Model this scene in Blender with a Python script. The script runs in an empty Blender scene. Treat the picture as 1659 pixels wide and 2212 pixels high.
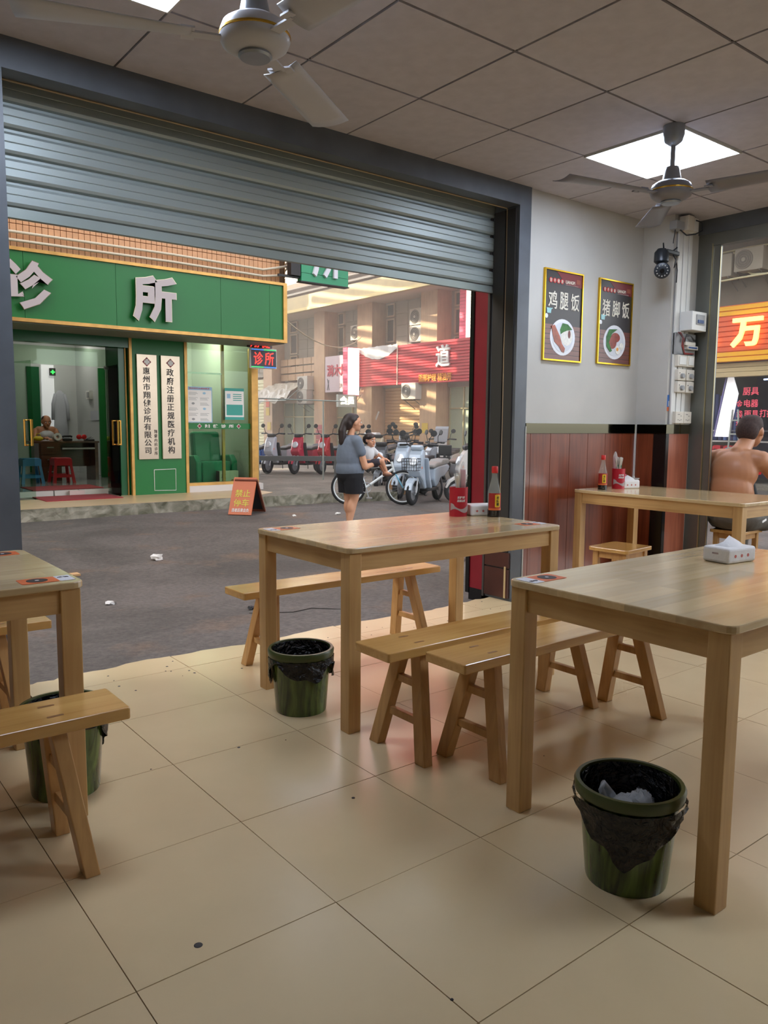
import bpy, bmesh, math, random
from mathutils import Vector as V, Matrix as Mx
rnd = random.Random(7)
SC = bpy.context.scene
COL = bpy.context.collection
# ---------------------------------------------------------------- camera
yaw, pitch, roll = 0.66744, -0.11116, 0.008345
cy, sy, cp, sp = math.cos(yaw), math.sin(yaw), math.cos(pitch), math.sin(pitch)
fw = V((sy*cp, cy*cp, sp)); rt = V((cy, -sy, 0)); up = rt.cross(fw)
rt2 = rt*math.cos(roll)+up*math.sin(roll); up2 = -rt*math.sin(roll)+up*math.cos(roll)
cam = bpy.data.cameras.new('camera'); camo = bpy.data.objects.new('camera', cam); COL.objects.link(camo)
cam.sensor_fit = 'VERTICAL'; cam.sensor_height = 24; cam.lens = 1686.1/2212*24; cam.clip_end = 200
camo.matrix_world = Mx(((rt2.x, up2.x, -fw.x, 0), (rt2.y, up2.y, -fw.y, 0), (rt2.z, up2.z, -fw.z, 1.202), (0, 0, 0, 1)))
SC.camera = camo
# ---------------------------------------------------------------- world, sun, exposure
SC.view_settings.view_transform = 'Standard'; SC.view_settings.look = 'None'
SC.view_settings.gamma = 1; SC.view_settings.use_curve_mapping = False
SC.view_settings.exposure = 0.0
w = bpy.data.worlds.new('sky'); SC.world = w; w.use_nodes = True
nt = w.node_tree; nt.nodes.clear()
so = nt.nodes.new('ShaderNodeOutputWorld'); bg = nt.nodes.new('ShaderNodeBackground'); sk = nt.nodes.new('ShaderNodeTexSky')
sk.sky_type = 'NISHITA'; sk.sun_disc = False; sk.sun_elevation = math.radians(28); sk.sun_rotation = math.radians(-45); sk.dust_density = 3.0; sk.air_density = 1.0
hs = nt.nodes.new('ShaderNodeHueSaturation'); hs.inputs['Saturation'].default_value = 0.25
nt.links.new(sk.outputs[0], hs.inputs['Color']); nt.links.new(hs.outputs[0], bg.inputs[0]); nt.links.new(bg.outputs[0], so.inputs[0])
bg.inputs[1].default_value = 0.85
sun = bpy.data.lights.new('sun', 'SUN'); suno = bpy.data.objects.new('sun', sun); COL.objects.link(suno)
sun.energy = 13; sun.color = (1, .84, .60); sun.angle = math.radians(.35)
sd = V((-.60, .62, .50)).normalized()           # direction towards the sun
suno.rotation_euler = sd.to_track_quat('Z', 'Y').to_euler()

# ---------------------------------------------------------------- helpers
def lin(c): return tuple(((x/255)/12.92 if x/255 <= .04045 else ((x/255+.055)/1.055)**2.4) for x in c)+(1,)
MC = {}
def M(name, c, r=.5, m=0, ns=0, nv=0, bump=0, em=0, al=1, coat=0, st=(1, 1, 1), dist=0, c2=None, tr=0):
    if name in MC: return MC[name]
    mt = bpy.data.materials.new(name); mt.use_nodes = True; nt = mt.node_tree; b = nt.nodes['Principled BSDF']
    L = lin(c); b.inputs['Base Color'].default_value = L; b.inputs['Roughness'].default_value = r; b.inputs['Metallic'].default_value = m
    if coat: b.inputs['Coat Weight'].default_value = coat; b.inputs['Coat Roughness'].default_value = .12
    if al < 1: b.inputs['Alpha'].default_value = al
    if tr: b.inputs['Transmission Weight'].default_value = tr
    if em: b.inputs['Emission Color'].default_value = L; b.inputs['Emission Strength'].default_value = em
    if ns:
        tc = nt.nodes.new('ShaderNodeTexCoord'); mp = nt.nodes.new('ShaderNodeMapping'); mp.inputs['Scale'].default_value = st
        n = nt.nodes.new('ShaderNodeTexNoise'); n.inputs['Scale'].default_value = ns; n.inputs['Detail'].default_value = 5; n.inputs['Distortion'].default_value = dist
        nt.links.new(tc.outputs['Object'], mp.inputs[0]); nt.links.new(mp.outputs[0], n.inputs[0])
        if nv or c2:
            rp = nt.nodes.new('ShaderNodeValToRGB'); rp.color_ramp.elements[0].position = .33; rp.color_ramp.elements[1].position = .67
            rp.color_ramp.elements[0].color = lin(c2) if c2 else tuple(x*(1-nv) for x in L[:3])+(1,)
            rp.color_ramp.elements[1].color = L if c2 else tuple(min(1, x*(1+nv)) for x in L[:3])+(1,)
            nt.links.new(n.outputs[0], rp.inputs[0]); nt.links.new(rp.outputs[0], b.inputs['Base Color'])
        if bump:
            bp = nt.nodes.new('ShaderNodeBump'); bp.inputs['Strength'].default_value = bump; bp.inputs['Distance'].default_value = .02
            nt.links.new(n.outputs[0], bp.inputs['Height']); nt.links.new(bp.outputs[0], b.inputs['Normal'])
    MC[name] = mt; return mt
def wood(name, axis, c1, c2, r=.35, scale=1, staves=0, coat=.25):
    """solid wood, grain along axis; staves > 0 adds glued staves of varying tone"""
    if name in MC: return MC[name]
    mt = bpy.data.materials.new(name); mt.use_nodes = True; nt = mt.node_tree; b = nt.nodes['Principled BSDF']; N = nt.nodes.new; L = nt.links.new
    b.inputs['Roughness'].default_value = r; b.inputs['Coat Weight'].default_value = coat; b.inputs['Coat Roughness'].default_value = .15
    tc = N('ShaderNodeTexCoord'); mp = N('ShaderNodeMapping'); s = [38*scale]*3; s['xyz'.index(axis)] = 2.2*scale; mp.inputs['Scale'].default_value = s
    n = N('ShaderNodeTexNoise'); n.inputs['Scale'].default_value = 1; n.inputs['Detail'].default_value = 4; n.inputs['Distortion'].default_value = 1.2
    n2 = N('ShaderNodeTexNoise'); n2.inputs['Scale'].default_value = 3; n2.inputs['Detail'].default_value = 2
    L(tc.outputs['Object'], mp.inputs[0]); L(mp.outputs[0], n.inputs[0]); L(tc.outputs['Object'], n2.inputs[0])
    ad = N('ShaderNodeMath'); ad.operation = 'MULTIPLY_ADD'; ad.inputs[1].default_value = .5
    L(n2.outputs[0], ad.inputs[0])
    h = N('ShaderNodeMath'); h.operation = 'MULTIPLY'; h.inputs[1].default_value = .5; L(n.outputs[0], h.inputs[0]); L(h.outputs[0], ad.inputs[2])
    rp = N('ShaderNodeValToRGB'); rp.color_ramp.elements[0].position = .32; rp.color_ramp.elements[1].position = .66
    rp.color_ramp.elements[0].color = lin(c2); rp.color_ramp.elements[1].color = lin(c1); L(ad.outputs[0], rp.inputs[0])
    out = rp.outputs[0]
    if staves:
        bt = N('ShaderNodeTexBrick'); bt.inputs['Scale'].default_value = 1; bt.inputs['Mortar Size'].default_value = 0
        bt.inputs['Color1'].default_value = (.80, .80, .80, 1); bt.inputs['Color2'].default_value = (1.12, 1.12, 1.12, 1)
        bt.inputs['Brick Width'].default_value = staves*6; bt.inputs['Row Height'].default_value = staves; bt.offset = .37
        L(tc.outputs['Object'], bt.inputs[0])
        mx = N('ShaderNodeMix'); mx.data_type = 'RGBA'; mx.blend_type = 'MULTIPLY'; mx.inputs[0].default_value = 1
        L(out, mx.inputs[6]); L(bt.outputs[0], mx.inputs[7]); out = mx.outputs[2]
    L(out, b.inputs['Base Color']); MC[name] = mt; return mt
def glass(name, tint=(200, 215, 205), refl=.25):
    if name in MC: return MC[name]
    mt = bpy.data.materials.new(name); mt.use_nodes = True; nt = mt.node_tree; nt.nodes.clear(); N = nt.nodes.new
    o = N('ShaderNodeOutputMaterial'); t = N('ShaderNodeBsdfTransparent'); g = N('ShaderNodeBsdfGlossy'); m = N('ShaderNodeMixShader'); f = N('ShaderNodeLayerWeight')
    t.inputs[0].default_value = lin(tint); g.inputs['Roughness'].default_value = .02; f.inputs[0].default_value = refl
    nt.links.new(f.outputs['Fresnel'], m.inputs[0]); nt.links.new(t.outputs[0], m.inputs[1]); nt.links.new(g.outputs[0], m.inputs[2]); nt.links.new(m.outputs[0], o.inputs[0])
    MC[name] = mt; return mt

class G:
    """collects shapes, builds ONE mesh object"""
    def __init__(s): s.v = []; s.f = []
    def add(s, vs, fs):
        o = len(s.v); s.v += [tuple(x) for x in vs]; s.f += [tuple(i+o for i in f) for f in fs]; return s
    def box(s, x0, x1, y0, y1, z0, z1, T=None):
        vs = [V((x, y, z)) for x in (x0, x1) for y in (y0, y1) for z in (z0, z1)]
        if T: vs = [T @ q for q in vs]
        return s.add(vs, [(0, 1, 3, 2), (4, 6, 7, 5), (0, 4, 5, 1), (2, 3, 7, 6), (0, 2, 6, 4), (1, 5, 7, 3)])
    def cbox(s, c, d, T=None):
        return s.box(c[0]-d[0]/2, c[0]+d[0]/2, c[1]-d[1]/2, c[1]+d[1]/2, c[2]-d[2]/2, c[2]+d[2]/2, T)
    def tube(s, p0, p1, r0, r1=None, n=10, cap=True):
        r1 = r0 if r1 is None else r1; p0 = V(p0); p1 = V(p1); d = (p1-p0).normalized(); a = d.orthogonal().normalized(); b = d.cross(a)
        vs = []; 
        for p, r in ((p0, r0), (p1, r1)):
            vs += [p+(a*math.cos(2*math.pi*i/n)+b*math.sin(2*math.pi*i/n))*r for i in range(n)]
        fs = [(i, (i+1) % n, n+(i+1) % n, n+i) for i in range(n)]
        if cap: fs += [tuple(range(n-1, -1, -1)), tuple(range(n, 2*n))]
        return s.add(vs, fs)
    def path(s, pts, r, n=6):
        pts = [V(p) for p in pts]; vs = []; a = None
        for i, p in enumerate(pts):
            d = (pts[min(i+1, len(pts)-1)]-pts[max(i-1, 0)]).normalized()
            a = d.orthogonal().normalized() if a is None else (a-d*a.dot(d)).normalized()
            b = d.cross(a); rr = r[i] if isinstance(r, (list, tuple)) else r
            vs += [p+(a*math.cos(2*math.pi*k/n)+b*math.sin(2*math.pi*k/n))*rr for k in range(n)]
        fs = [(i*n+k, i*n+(k+1) % n, (i+1)*n+(k+1) % n, (i+1)*n+k) for i in range(len(pts)-1) for k in range(n)]
        fs += [tuple(range(n-1, -1, -1)), tuple(range((len(pts)-1)*n, len(pts)*n))]
        return s.add(vs, fs)
    def lathe(s, prof, n=24, c=(0, 0, 0), T=None, close=False):
        """prof: list of (r, z)"""
        vs = []
        for r, z in prof:
            for i in range(n):
                q = V((c[0]+r*math.cos(2*math.pi*i/n), c[1]+r*math.sin(2*math.pi*i/n), c[2]+z)); vs.append(T @ q if T else q)
        m = len(prof); fs = [(j*n+i, j*n+(i+1) % n, (j+1)*n+(i+1) % n, (j+1)*n+i) for j in range(m-1) for i in range(n)]
        if close: fs += [((m-1)*n+i, (m-1)*n+(i+1) % n, (i+1) % n, i) for i in range(n)]
        else: fs += [tuple(range(n-1, -1, -1)), tuple(range((m-1)*n, m*n))]
        return s.add(vs, fs)
    def prism(s, poly, d0, d1, T=None):
        """poly: 2D points in local XY, extruded along local Z from d0 to d1, placed by T"""
        n = len(poly); vs = [V((x, y, d0)) for x, y in poly]+[V((x, y, d1)) for x, y in poly]
        if T: vs = [T @ q for q in vs]
        return s.add(vs, [tuple(range(n-1, -1, -1)), tuple(range(n, 2*n))]+[(i, (i+1) % n, n+(i+1) % n, n+i) for i in range(n)])
    def torus(s, R, r, T=None, n=24, k=8):
        vs = []
        for i in range(n):
            a = 2*math.pi*i/n
            for j in range(k):
                b = 2*math.pi*j/k; q = V(((R+r*math.cos(b))*math.cos(a), (R+r*math.cos(b))*math.sin(a), r*math.sin(b))); vs.append(T @ q if T else q)
        return s.add(vs, [(i*k+j, ((i+1) % n)*k+j, ((i+1) % n)*k+(j+1) % k, i*k+(j+1) % k) for i in range(n) for j in range(k)])
    def ell(s, c, r, T=None, n=12):
        pr = [(math.sin(math.pi*i/n), -math.cos(math.pi*i/n)) for i in range(1, n)]
        R = Mx.Translation(V(c)) @ (T.to_4x4() if T else Mx.Identity(4)) @ Mx.Diagonal((r[0], r[1], r[2], 1))
        return s.lathe(pr, n+4, T=R)
    def sheet(s, nx, ny, fn):
        vs = [fn(i/nx, j/ny) for j in range(ny+1) for i in range(nx+1)]
        return s.add(vs, [(j*(nx+1)+i, j*(nx+1)+i+1, (j+1)*(nx+1)+i+1, (j+1)*(nx+1)+i) for j in range(ny) for i in range(nx)])
    def obj(s, name, mat, parent=None, smooth=False, bev=0, kind=None, label=None):
        me = bpy.data.meshes.new(name); me.from_pydata(s.v, [], s.f)
        bm = bmesh.new(); bm.from_mesh(me); bmesh.ops.recalc_face_normals(bm, faces=bm.faces); bm.to_mesh(me); bm.free()
        me.materials.append(mat)
        if smooth:
            me.polygons.foreach_set('use_smooth', [True]*len(me.polygons))
            if smooth == 1: me.set_sharp_from_angle(angle=math.radians(40))
        o = bpy.data.objects.new(name, me); COL.objects.link(o)
        if parent: o.parent = parent
        if bev:
            b = o.modifiers.new('bevel', 'BEVEL'); b.width = bev; b.segments = 2; b.limit_method = 'ANGLE'
        if kind: o['kind'] = kind
        if label: o['label'] = label
        return o
def tag(o, label, cat, group=None):
    o['label'] = label; o['category'] = cat
    if group: o['group'] = group
    return o
def thing(name, loc, label, cat, group=None, rz=0):
    o = bpy.data.objects.new(name, None); COL.objects.link(o); o.location = loc; o.rotation_euler = (0, 0, rz)
    o.empty_display_size = .1
    return tag(o, label, cat, group)
def dup(root, loc, label, rz=0, group=None):
    r = root.copy(); COL.objects.link(r); r.location = loc; r.rotation_euler = (0, 0, rz); r['label'] = label
    if group: r['group'] = group
    for ch in root.children:
        c = ch.copy(); COL.objects.link(c); c.parent = r
        for g in ch.children:
            d = g.copy(); COL.objects.link(d); d.parent = c
    return r
def plane(o, ux, uy):
    ux = V(ux).normalized(); uy = V(uy).normalized(); n = ux.cross(uy)
    return Mx(((ux.x, uy.x, n.x, o[0]), (ux.y, uy.y, n.y, o[1]), (ux.z, uy.z, n.z, o[2]), (0, 0, 0, 1)))
def FY(x, y, z): return plane((x, y, z), (1, 0, 0), (0, 0, 1))      # faces -Y
def FX(x, y, z): return plane((x, y, z), (0, -1, 0), (0, 0, 1))     # faces -X
TC = {}
def text(name, s, mat, parent, T, w, h, d=.004, bold=0.0, vert=False, shear=0):
    """flat lettering s fitted into a w x h box centred on T (local XY), raised by d"""
    key = (s, bold, vert)
    if key not in TC:
        vs = []; fs = []
        items = [(s, 0)] if not vert else [(ch, -1.08*i) for i, ch in enumerate(s)]
        for t, dy in items:
            c = bpy.data.curves.new('t', 'FONT'); c.body = t; c.resolution_u = 2; c.offset = bold; c.align_x = 'CENTER' if vert else 'LEFT'
            o = bpy.data.objects.new('t', c); COL.objects.link(o); dg = bpy.context.evaluated_depsgraph_get()
            me = bpy.data.meshes.new_from_object(o.evaluated_get(dg)); k = len(vs)
            vs += [(q.co.x, q.co.y+dy) for q in me.vertices]; fs += [tuple(i+k for i in p.vertices) for p in me.polygons]
            bpy.data.objects.remove(o); bpy.data.meshes.remove(me); bpy.data.curves.remove(c)
        TC[key] = (vs, fs)
    vs, fs = TC[key]; xs = [q[0] for q in vs]; ys = [q[1] for q in vs]; x0, x1, y0, y1 = min(xs), max(xs), min(ys), max(ys)
    P = [((x-(x0+x1)/2)/(x1-x0)*w, (y-(y0+y1)/2)/(y1-y0)*h) for x, y in vs]; P = [(x+y*shear, y) for x, y in P]
    n = len(P); g = G(); me = bpy.data.meshes.new('t'); 
    cnt = {}
    for f in fs:
        for i in range(len(f)):
            e = (f[i], f[(i+1) % len(f)]); cnt[e] = cnt.get(e, 0)+1
    sides = [(a, b, b+n, a+n) for (a, b) in cnt if (b, a) not in cnt]
    g.add([T @ V((x, y, 0)) for x, y in P]+[T @ V((x, y, d)) for x, y in P], [tuple(i+n for i in f) for f in fs]+sides)
    return g.obj(name, mat, parent)
def remesh(prims, voxel, name, mat, parent=None, smooth=3, cut=None, label=None):
    """one continuous skin from ('c', p0, p1, r0, r1) limbs and ('e', centre, radii[, rotation]) masses; cut = list of (point, normal) planes, the side the normal points to is removed"""
    g = G()
    for p in prims:
        if p[0] == 'c':
            g.tube(p[1], p[2], p[3], p[4], 14); g.ell(p[1], (p[3],)*3, n=10); g.ell(p[2], (p[4],)*3, n=10)
        else: g.ell(p[1], p[2], Mx.Rotation(p[3][0], 3, p[3][1]) if len(p) > 3 else None, n=16)
    o = g.obj(name, mat, parent)
    r = o.modifiers.new('r', 'REMESH'); r.mode = 'VOXEL'; r.voxel_size = voxel
    sm = o.modifiers.new('s', 'SMOOTH'); sm.iterations = smooth; sm.factor = .6
    dg = bpy.context.evaluated_depsgraph_get(); dg.update(); me = bpy.data.meshes.new_from_object(o.evaluated_get(dg)); o.modifiers.clear()
    if cut:
        bm = bmesh.new(); bm.from_mesh(me)
        for co, no in cut:
            bmesh.ops.bisect_plane(bm, geom=bm.verts[:]+bm.edges[:]+bm.faces[:], plane_co=co, plane_no=no, clear_outer=True)
        bm.to_mesh(me); bm.free()
    me.polygons.foreach_set('use_smooth', [True]*len(me.polygons)); me.materials.clear(); me.materials.append(mat); o.data = me
    if label: o['label'] = label
    return o
def rrect(x0, x1, y0, y1, r, n=4):
    P = []
    for cx, cyy, a in ((x1-r, y1-r, 0), (x0+r, y1-r, 90), (x0+r, y0+r, 180), (x1-r, y0+r, 270)):
        P += [(cx+r*math.cos(math.radians(a+90*i/n)), cyy+r*math.sin(math.radians(a+90*i/n))) for i in range(n+1)]
    return P
def circ(cx, cyy, r, n=20, ry=None): return [(cx+r*math.cos(2*math.pi*i/n), cyy+(ry or r)*math.sin(2*math.pi*i/n)) for i in range(n)]
I4 = Mx.Identity(4)
def RX(a): return Mx.Rotation(math.radians(a), 4, 'X')
def RY(a): return Mx.Rotation(math.radians(a), 4, 'Y')
def RZ(a): return Mx.Rotation(math.radians(a), 4, 'Z')
def TR(*p): return Mx.Translation(V(p))
# ================================================================ SETTING: the room
def struct(o): o['kind'] = 'structure'; return o
m_white = M('wall_paint', (196, 192, 182), .7, ns=3, nv=.04)
m_dark = M('dark_frame_paint', (88, 92, 96), .42, ns=6, nv=.12)
m_tile = M('floor_tile', (212, 188, 146), .26, ns=2.2, nv=.05, coat=.1)
m_joint = M('joint', (104, 88, 66), .9)
m_ceil = M('ceiling_board', (186, 180, 182), .85, ns=14, nv=.05, bump=.12)
m_grid = M('ceiling_grid_metal', (84, 80, 78), .5)
m_steel = M('steel', (170, 170, 165), .28, 1, ns=4, nv=.06)
m_gold = M('gold_metal', (205, 165, 70), .25, 1)
fl = G().box(-2.5, 5.9, -3.1, 3.56, -.25, -.009).box(.84, 3.95, 3.56, 3.70, -.25, -.009).box(5.9, 7.3, -3, 3.4, -.25, -.02).obj('floor', m_joint); struct(fl)
FXo, FYo, FW, FD = 1.573, 3.550, .5147, .506
tg = G().box(.0013, FW-.0013, -FD+.0013, -.0013, -.009, 0); t0 = None
for i in range(-8, 9):
    for j in range(0, 13):
        x = FXo+FW*i; y = FYo-FD*j
        if x > 5.6 or y < -2.6: continue
        if t0 is None: o = t0 = tg.obj('tile', m_tile, fl)
        else: o = t0.copy(); COL.objects.link(o)
        o.location = (x, y, rnd.uniform(-.0004, .0004)); o.rotation_euler = (rnd.uniform(-.0006, .0006), rnd.uniform(-.0006, .0006), 0)
for i in range(-2, 5):                                   # cut sill tiles with a broken outer edge
    x0 = max(.845, FXo+FW*i+.0022); x1 = min(3.945, FXo+FW*(i+1)-.0022)
    if x1 <= x0: continue
    P = [(x0, FYo+.0022), (x1, FYo+.0022)]; k = 9
    for q in range(k+1):
        x = x1+(x0-x1)*q/k; P.append((x, 3.765+.02*math.sin(x*5.3)+rnd.uniform(-.012, .012)))
    G().prism(P, -.02, 0).obj('tile', m_tile, fl)
# ceiling: boards in a grid
cl = G().box(-2.5, 5.8, -3.1, 3.8, 2.775, 2.86).obj('ceiling', m_grid); struct(cl)
CX, CY, CW, CD = 1.935, 3.008, .63, .615
cg = G().box(.007, CW-.007, -CD+.007, -.007, 0, .010)
cgs = G().box(.005, CW-.005, .005, CD-.006, 0, .010); c0 = c1 = None
LIGHTS = {(-2, 0), (3, 0), (1, 4), (3, 5)}
for i in range(-7, 6):
    for j in range(-1, 9):
        if (i, j) in LIGHTS: continue
        if j < 0:
            if c1 is None: o = c1 = cgs.obj('ceiling_board', m_ceil, cl)
            else: o = c1.copy(); COL.objects.link(o)
            o.location = (CX+CW*i, CY, 2.762)
        else:
            if c0 is None: o = c0 = cg.obj('ceiling_board', m_ceil, cl)
            else: o = c0.copy(); COL.objects.link(o)
            o.location = (CX+CW*i, CY-CD*j, 2.763)
m_lamp = M('light_panel', (216, 230, 255), .5, em=25)
for n, (i, j) in enumerate(sorted(LIGHTS)):
    t = thing('ceiling_light', (CX+CW*i, CY-CD*j, 2.752), {(-2, 0): 'square white light panel in the ceiling left of the cut-off fan, at the top edge', (3, 0): 'glowing square light panel in the ceiling behind the right fan',
        (1, 4): 'square light panel in the ceiling over the right table, above the frame', (3, 5): 'square light panel in the ceiling behind the viewer, right'}[(i, j)], 'ceiling light')
    G().box(.006, CW-.006, -CD+.006, -.006, .004, .02).obj('panel', m_lamp, t)
    G().box(.001, .010, -CD, 0, 0, .02).box(CW-.010, CW-.001, -CD, 0, 0, .02).box(.01, CW-.01, -CD, -CD+.009, 0, .02).box(.01, CW-.01, -.009, 0, 0, .02).obj('frame', m_white, t)
# walls
wf = G().box(-2.5, .55, 3.62, 3.80, 0, 2.8).box(4.058, 5.9, 3.621, 3.80, 0, 2.8).obj('wall_front', m_white); struct(wf)
G().box(5.355, 5.71, 3.36, 3.621, 0, 2.763).obj('pillar', m_white, wf)
struct(G().box(-2.6, -2.5, -3.1, 3.8, 0, 2.8).obj('wall_left', m_white)); struct(G().box(-2.5, 5.9, -3.2, -3.1, 0, 2.8).obj('wall_back', m_white))
struct(G().box(5.71, 5.9, -3.1, .4, 0, 2.8).obj('wall_right', m_white)); struct(G().box(5.71, 5.9, .4, 3.18, 2.66, 2.8).obj('lintel_right', m_white)); G().box(5.78, 5.9, 3.30, 3.62, 0, 2.8).obj('jamb', m_white, wf)
# wainscot: red-brown boards under a mirror strip
m_panel = wood('wainscot_wood', 'z', (142, 72, 44), (96, 42, 24), .3, .8, coat=.4)
m_panel2 = wood('wainscot_wood_pale', 'z', (166, 96, 70), (122, 60, 40), .3, .8, coat=.4)
m_black = M('black_gloss', (22, 20, 20), .2)
m_mirror = M('mirror_strip', (150, 145, 125), .06, 1)
x = 4.062
for wdt in (.055, .21, .21, .21, .21, .21, .18):
    G().box(x+.0015, x+wdt-.0015, 3.606, 3.621, .08, 1.152).obj('panel', m_panel, wf, bev=.001); x += wdt
    if x > 5.33: break
G().box(5.340, 5.355, 3.45, 3.602, .08, 1.152).obj('panel', m_panel, wf); G().box(5.340, 5.355, 3.345, 3.445, .08, 1.152).obj('panel', m_black, wf)
G().box(5.385, 5.66, 3.345, 3.36, .08, 1.152).obj('panel', m_panel2, wf); G().box(5.345, 5.383, 3.342, 3.36, .0, 1.152).obj('corner_strip', m_black, wf)
G().box(4.062, 5.336, 3.600, 3.621, 1.153, 1.222).obj('mirror_strip', m_mirror, wf); G().box(5.334, 5.355, 3.345, 3.60, 1.153, 1.222).obj('mirror_strip', M('mirror_dark', (70, 66, 60), .08, 1), wf)
G().box(5.340, 5.665, 3.340, 3.36, 1.153, 1.222).obj('mirror_strip', m_mirror, wf)
G().box(5.326, 5.336, 3.594, 3.606, .0, 1.222).obj('corner_bead', M('bead', (215, 215, 205), .4), wf)
G().box(4.06, 5.34, 3.598, 3.621, 0, .08).box(5.335, 5.68, 3.338, 3.36, 0, .08).obj('baseboard_front', m_black, wf)
# opening: dark painted steel frame with reveal, wood foot and red outer post
f = G().box(.55, .84, 3.60, 3.80, 0, 2.763).box(3.948, 4.058, 3.603, 3.86, .0, 2.763).box(.84, 3.948, 3.603, 3.72, 2.635, 2.763).box(.55, 4.058, 3.90, 4.05, 2.72, 3.1).obj('trim_1', m_dark); struct(f)
m_caulk = M('old_caulk', (168, 146, 112), .8)
G().path([(3.944, 3.712, 2.63), (3.944, 3.706, 2.2), (3.945, 3.712, 1.7), (3.944, 3.706, 1.2), (3.944, 3.712, .7), (3.945, 3.706, .34)], .005, 5).obj('caulk_bead', m_caulk, f)
G().path([(.86, 3.712, 2.631), (2, 3.712, 2.632), (3.1, 3.710, 2.631), (3.94, 3.712, 2.632)], .005, 5).obj('caulk_bead', m_caulk, f)
G().path([(4.060, 3.600, 0.02), (4.062, 3.599, .5), (4.059, 3.6, 1.2)], .005, 5).obj('caulk_bead', M('white_caulk', (205, 205, 195), .8), f)
G().box(3.938, 3.948, 3.63, 3.702, .34, 2.62).box(3.938, 3.948, 3.722, 3.82, .34, 2.62).obj('reveal_panel', M('reveal_dark', (58, 54, 52), .35), f)
m_redwood = M('dark_red_tile', (74, 42, 34), .3, ns=5, nv=.2)
G().box(3.930, 3.948, 3.612, 3.835, .02, .22).box(3.932, 3.948, 3.612, 3.835, .23, .335).obj('foot_tile', m_redwood, f)
G().box(3.926, 3.932, 3.63, 3.645, .02, .24).obj('foot_strip', M('beige_strip', (190, 165, 120), .6), f)
G().box(3.935, 4.15, 3.86, 3.985, .04, 3.0).obj('outer_post', M('red_paint', (128, 26, 36), .4, ns=5, nv=.08), f); G().box(3.93, 4.15, 3.858, 3.99, -.1, .04).obj('post_foot', m_black, f)
G().box(3.925, 3.94, 3.985, 4.02, .0, 2.2).obj('guide_rail', m_black, f); G().box(3.93, 3.95, 3.84, 3.858, .0, 2.7).obj('guide_rail', M('rail_grey', (95, 88, 84), .4, .6), f)
G().box(.56, .75, 3.595, 3.60, 0, .34).obj('foot_tile', M('red_brown_tile', (110, 50, 34), .35), f)
# second opening on the right: steel door frame and dark header
m_fsteel = M('frame_steel', (126, 126, 118), .42, .7, ns=4, nv=.08)
f2 = G().box(5.69, 5.76, 3.245, 3.362, 0, 2.66).box(5.70, 5.725, 3.183, 3.238, 0, 2.60).box(5.69, 5.76, .4, 3.245, 2.565, 2.66).box(5.69, 5.77, .4, .47, 0, 2.6).obj('trim_2', m_fsteel); struct(f2)
struct(G().box(5.68, 5.80, .3, 3.40, 2.655, 2.763).obj('trim_3', m_dark))
G().box(5.685, 5.70, 3.240, 3.244, 0, 2.58).obj('bright_edge', M('brass_edge', (200, 185, 140), .3, .8), f2); G().box(5.70, 5.705, 3.181, 3.185, 0, 2.55).obj('bright_edge', M('brass_edge', (200, 185, 140), .3, .8), f2)
# upper storeys over the room (outside, keeps the sky off the ceiling)
struct(G().box(-12, 5.9, -6, 3.8, 2.87, 9).obj('upper_storey', M('render', (170, 160, 150), .8)))
# ================================================================ roller shutter
m_slat = M('shutter_slat', (158, 166, 160), .38, .2, ns=2, nv=.06, st=(.5, 1, 6))
sh = thing('roller_shutter', (.80, 3.84, 2.098), 'half raised grey roller shutter over the street opening', 'shutter')
prof = [(.012, 0), (.012, .005), (-.006, .010), (-.013, .022), (-.013, .052), (-.010, .055), (-.013, .058), (-.013, .086), (-.006, .098), (.012, .103), (.012, .1105), (.018, .1105), (.018, 0)]
sg = G(); Ts = Mx(((0, 0, 1, 0), (1, 0, 0, 0), (0, 1, 0, 0), (0, 0, 0, 1))); sg.prism(prof, 0, 3.17, Ts); s0 = None
for k in range(7):
    if s0 is None: o = s0 = sg.obj('slat', m_slat, sh, smooth=False)
    else: o = s0.copy(); COL.objects.link(o)
    o.location = (0, 0, .045+.1105*k)
G().box(0, 3.17, -.018, .014, 0, .028).box(0, 3.17, -.012, .006, .028, .045).obj('bottom_bar', M('shutter_bar', (150, 158, 150), .35, .4), sh)
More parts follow.
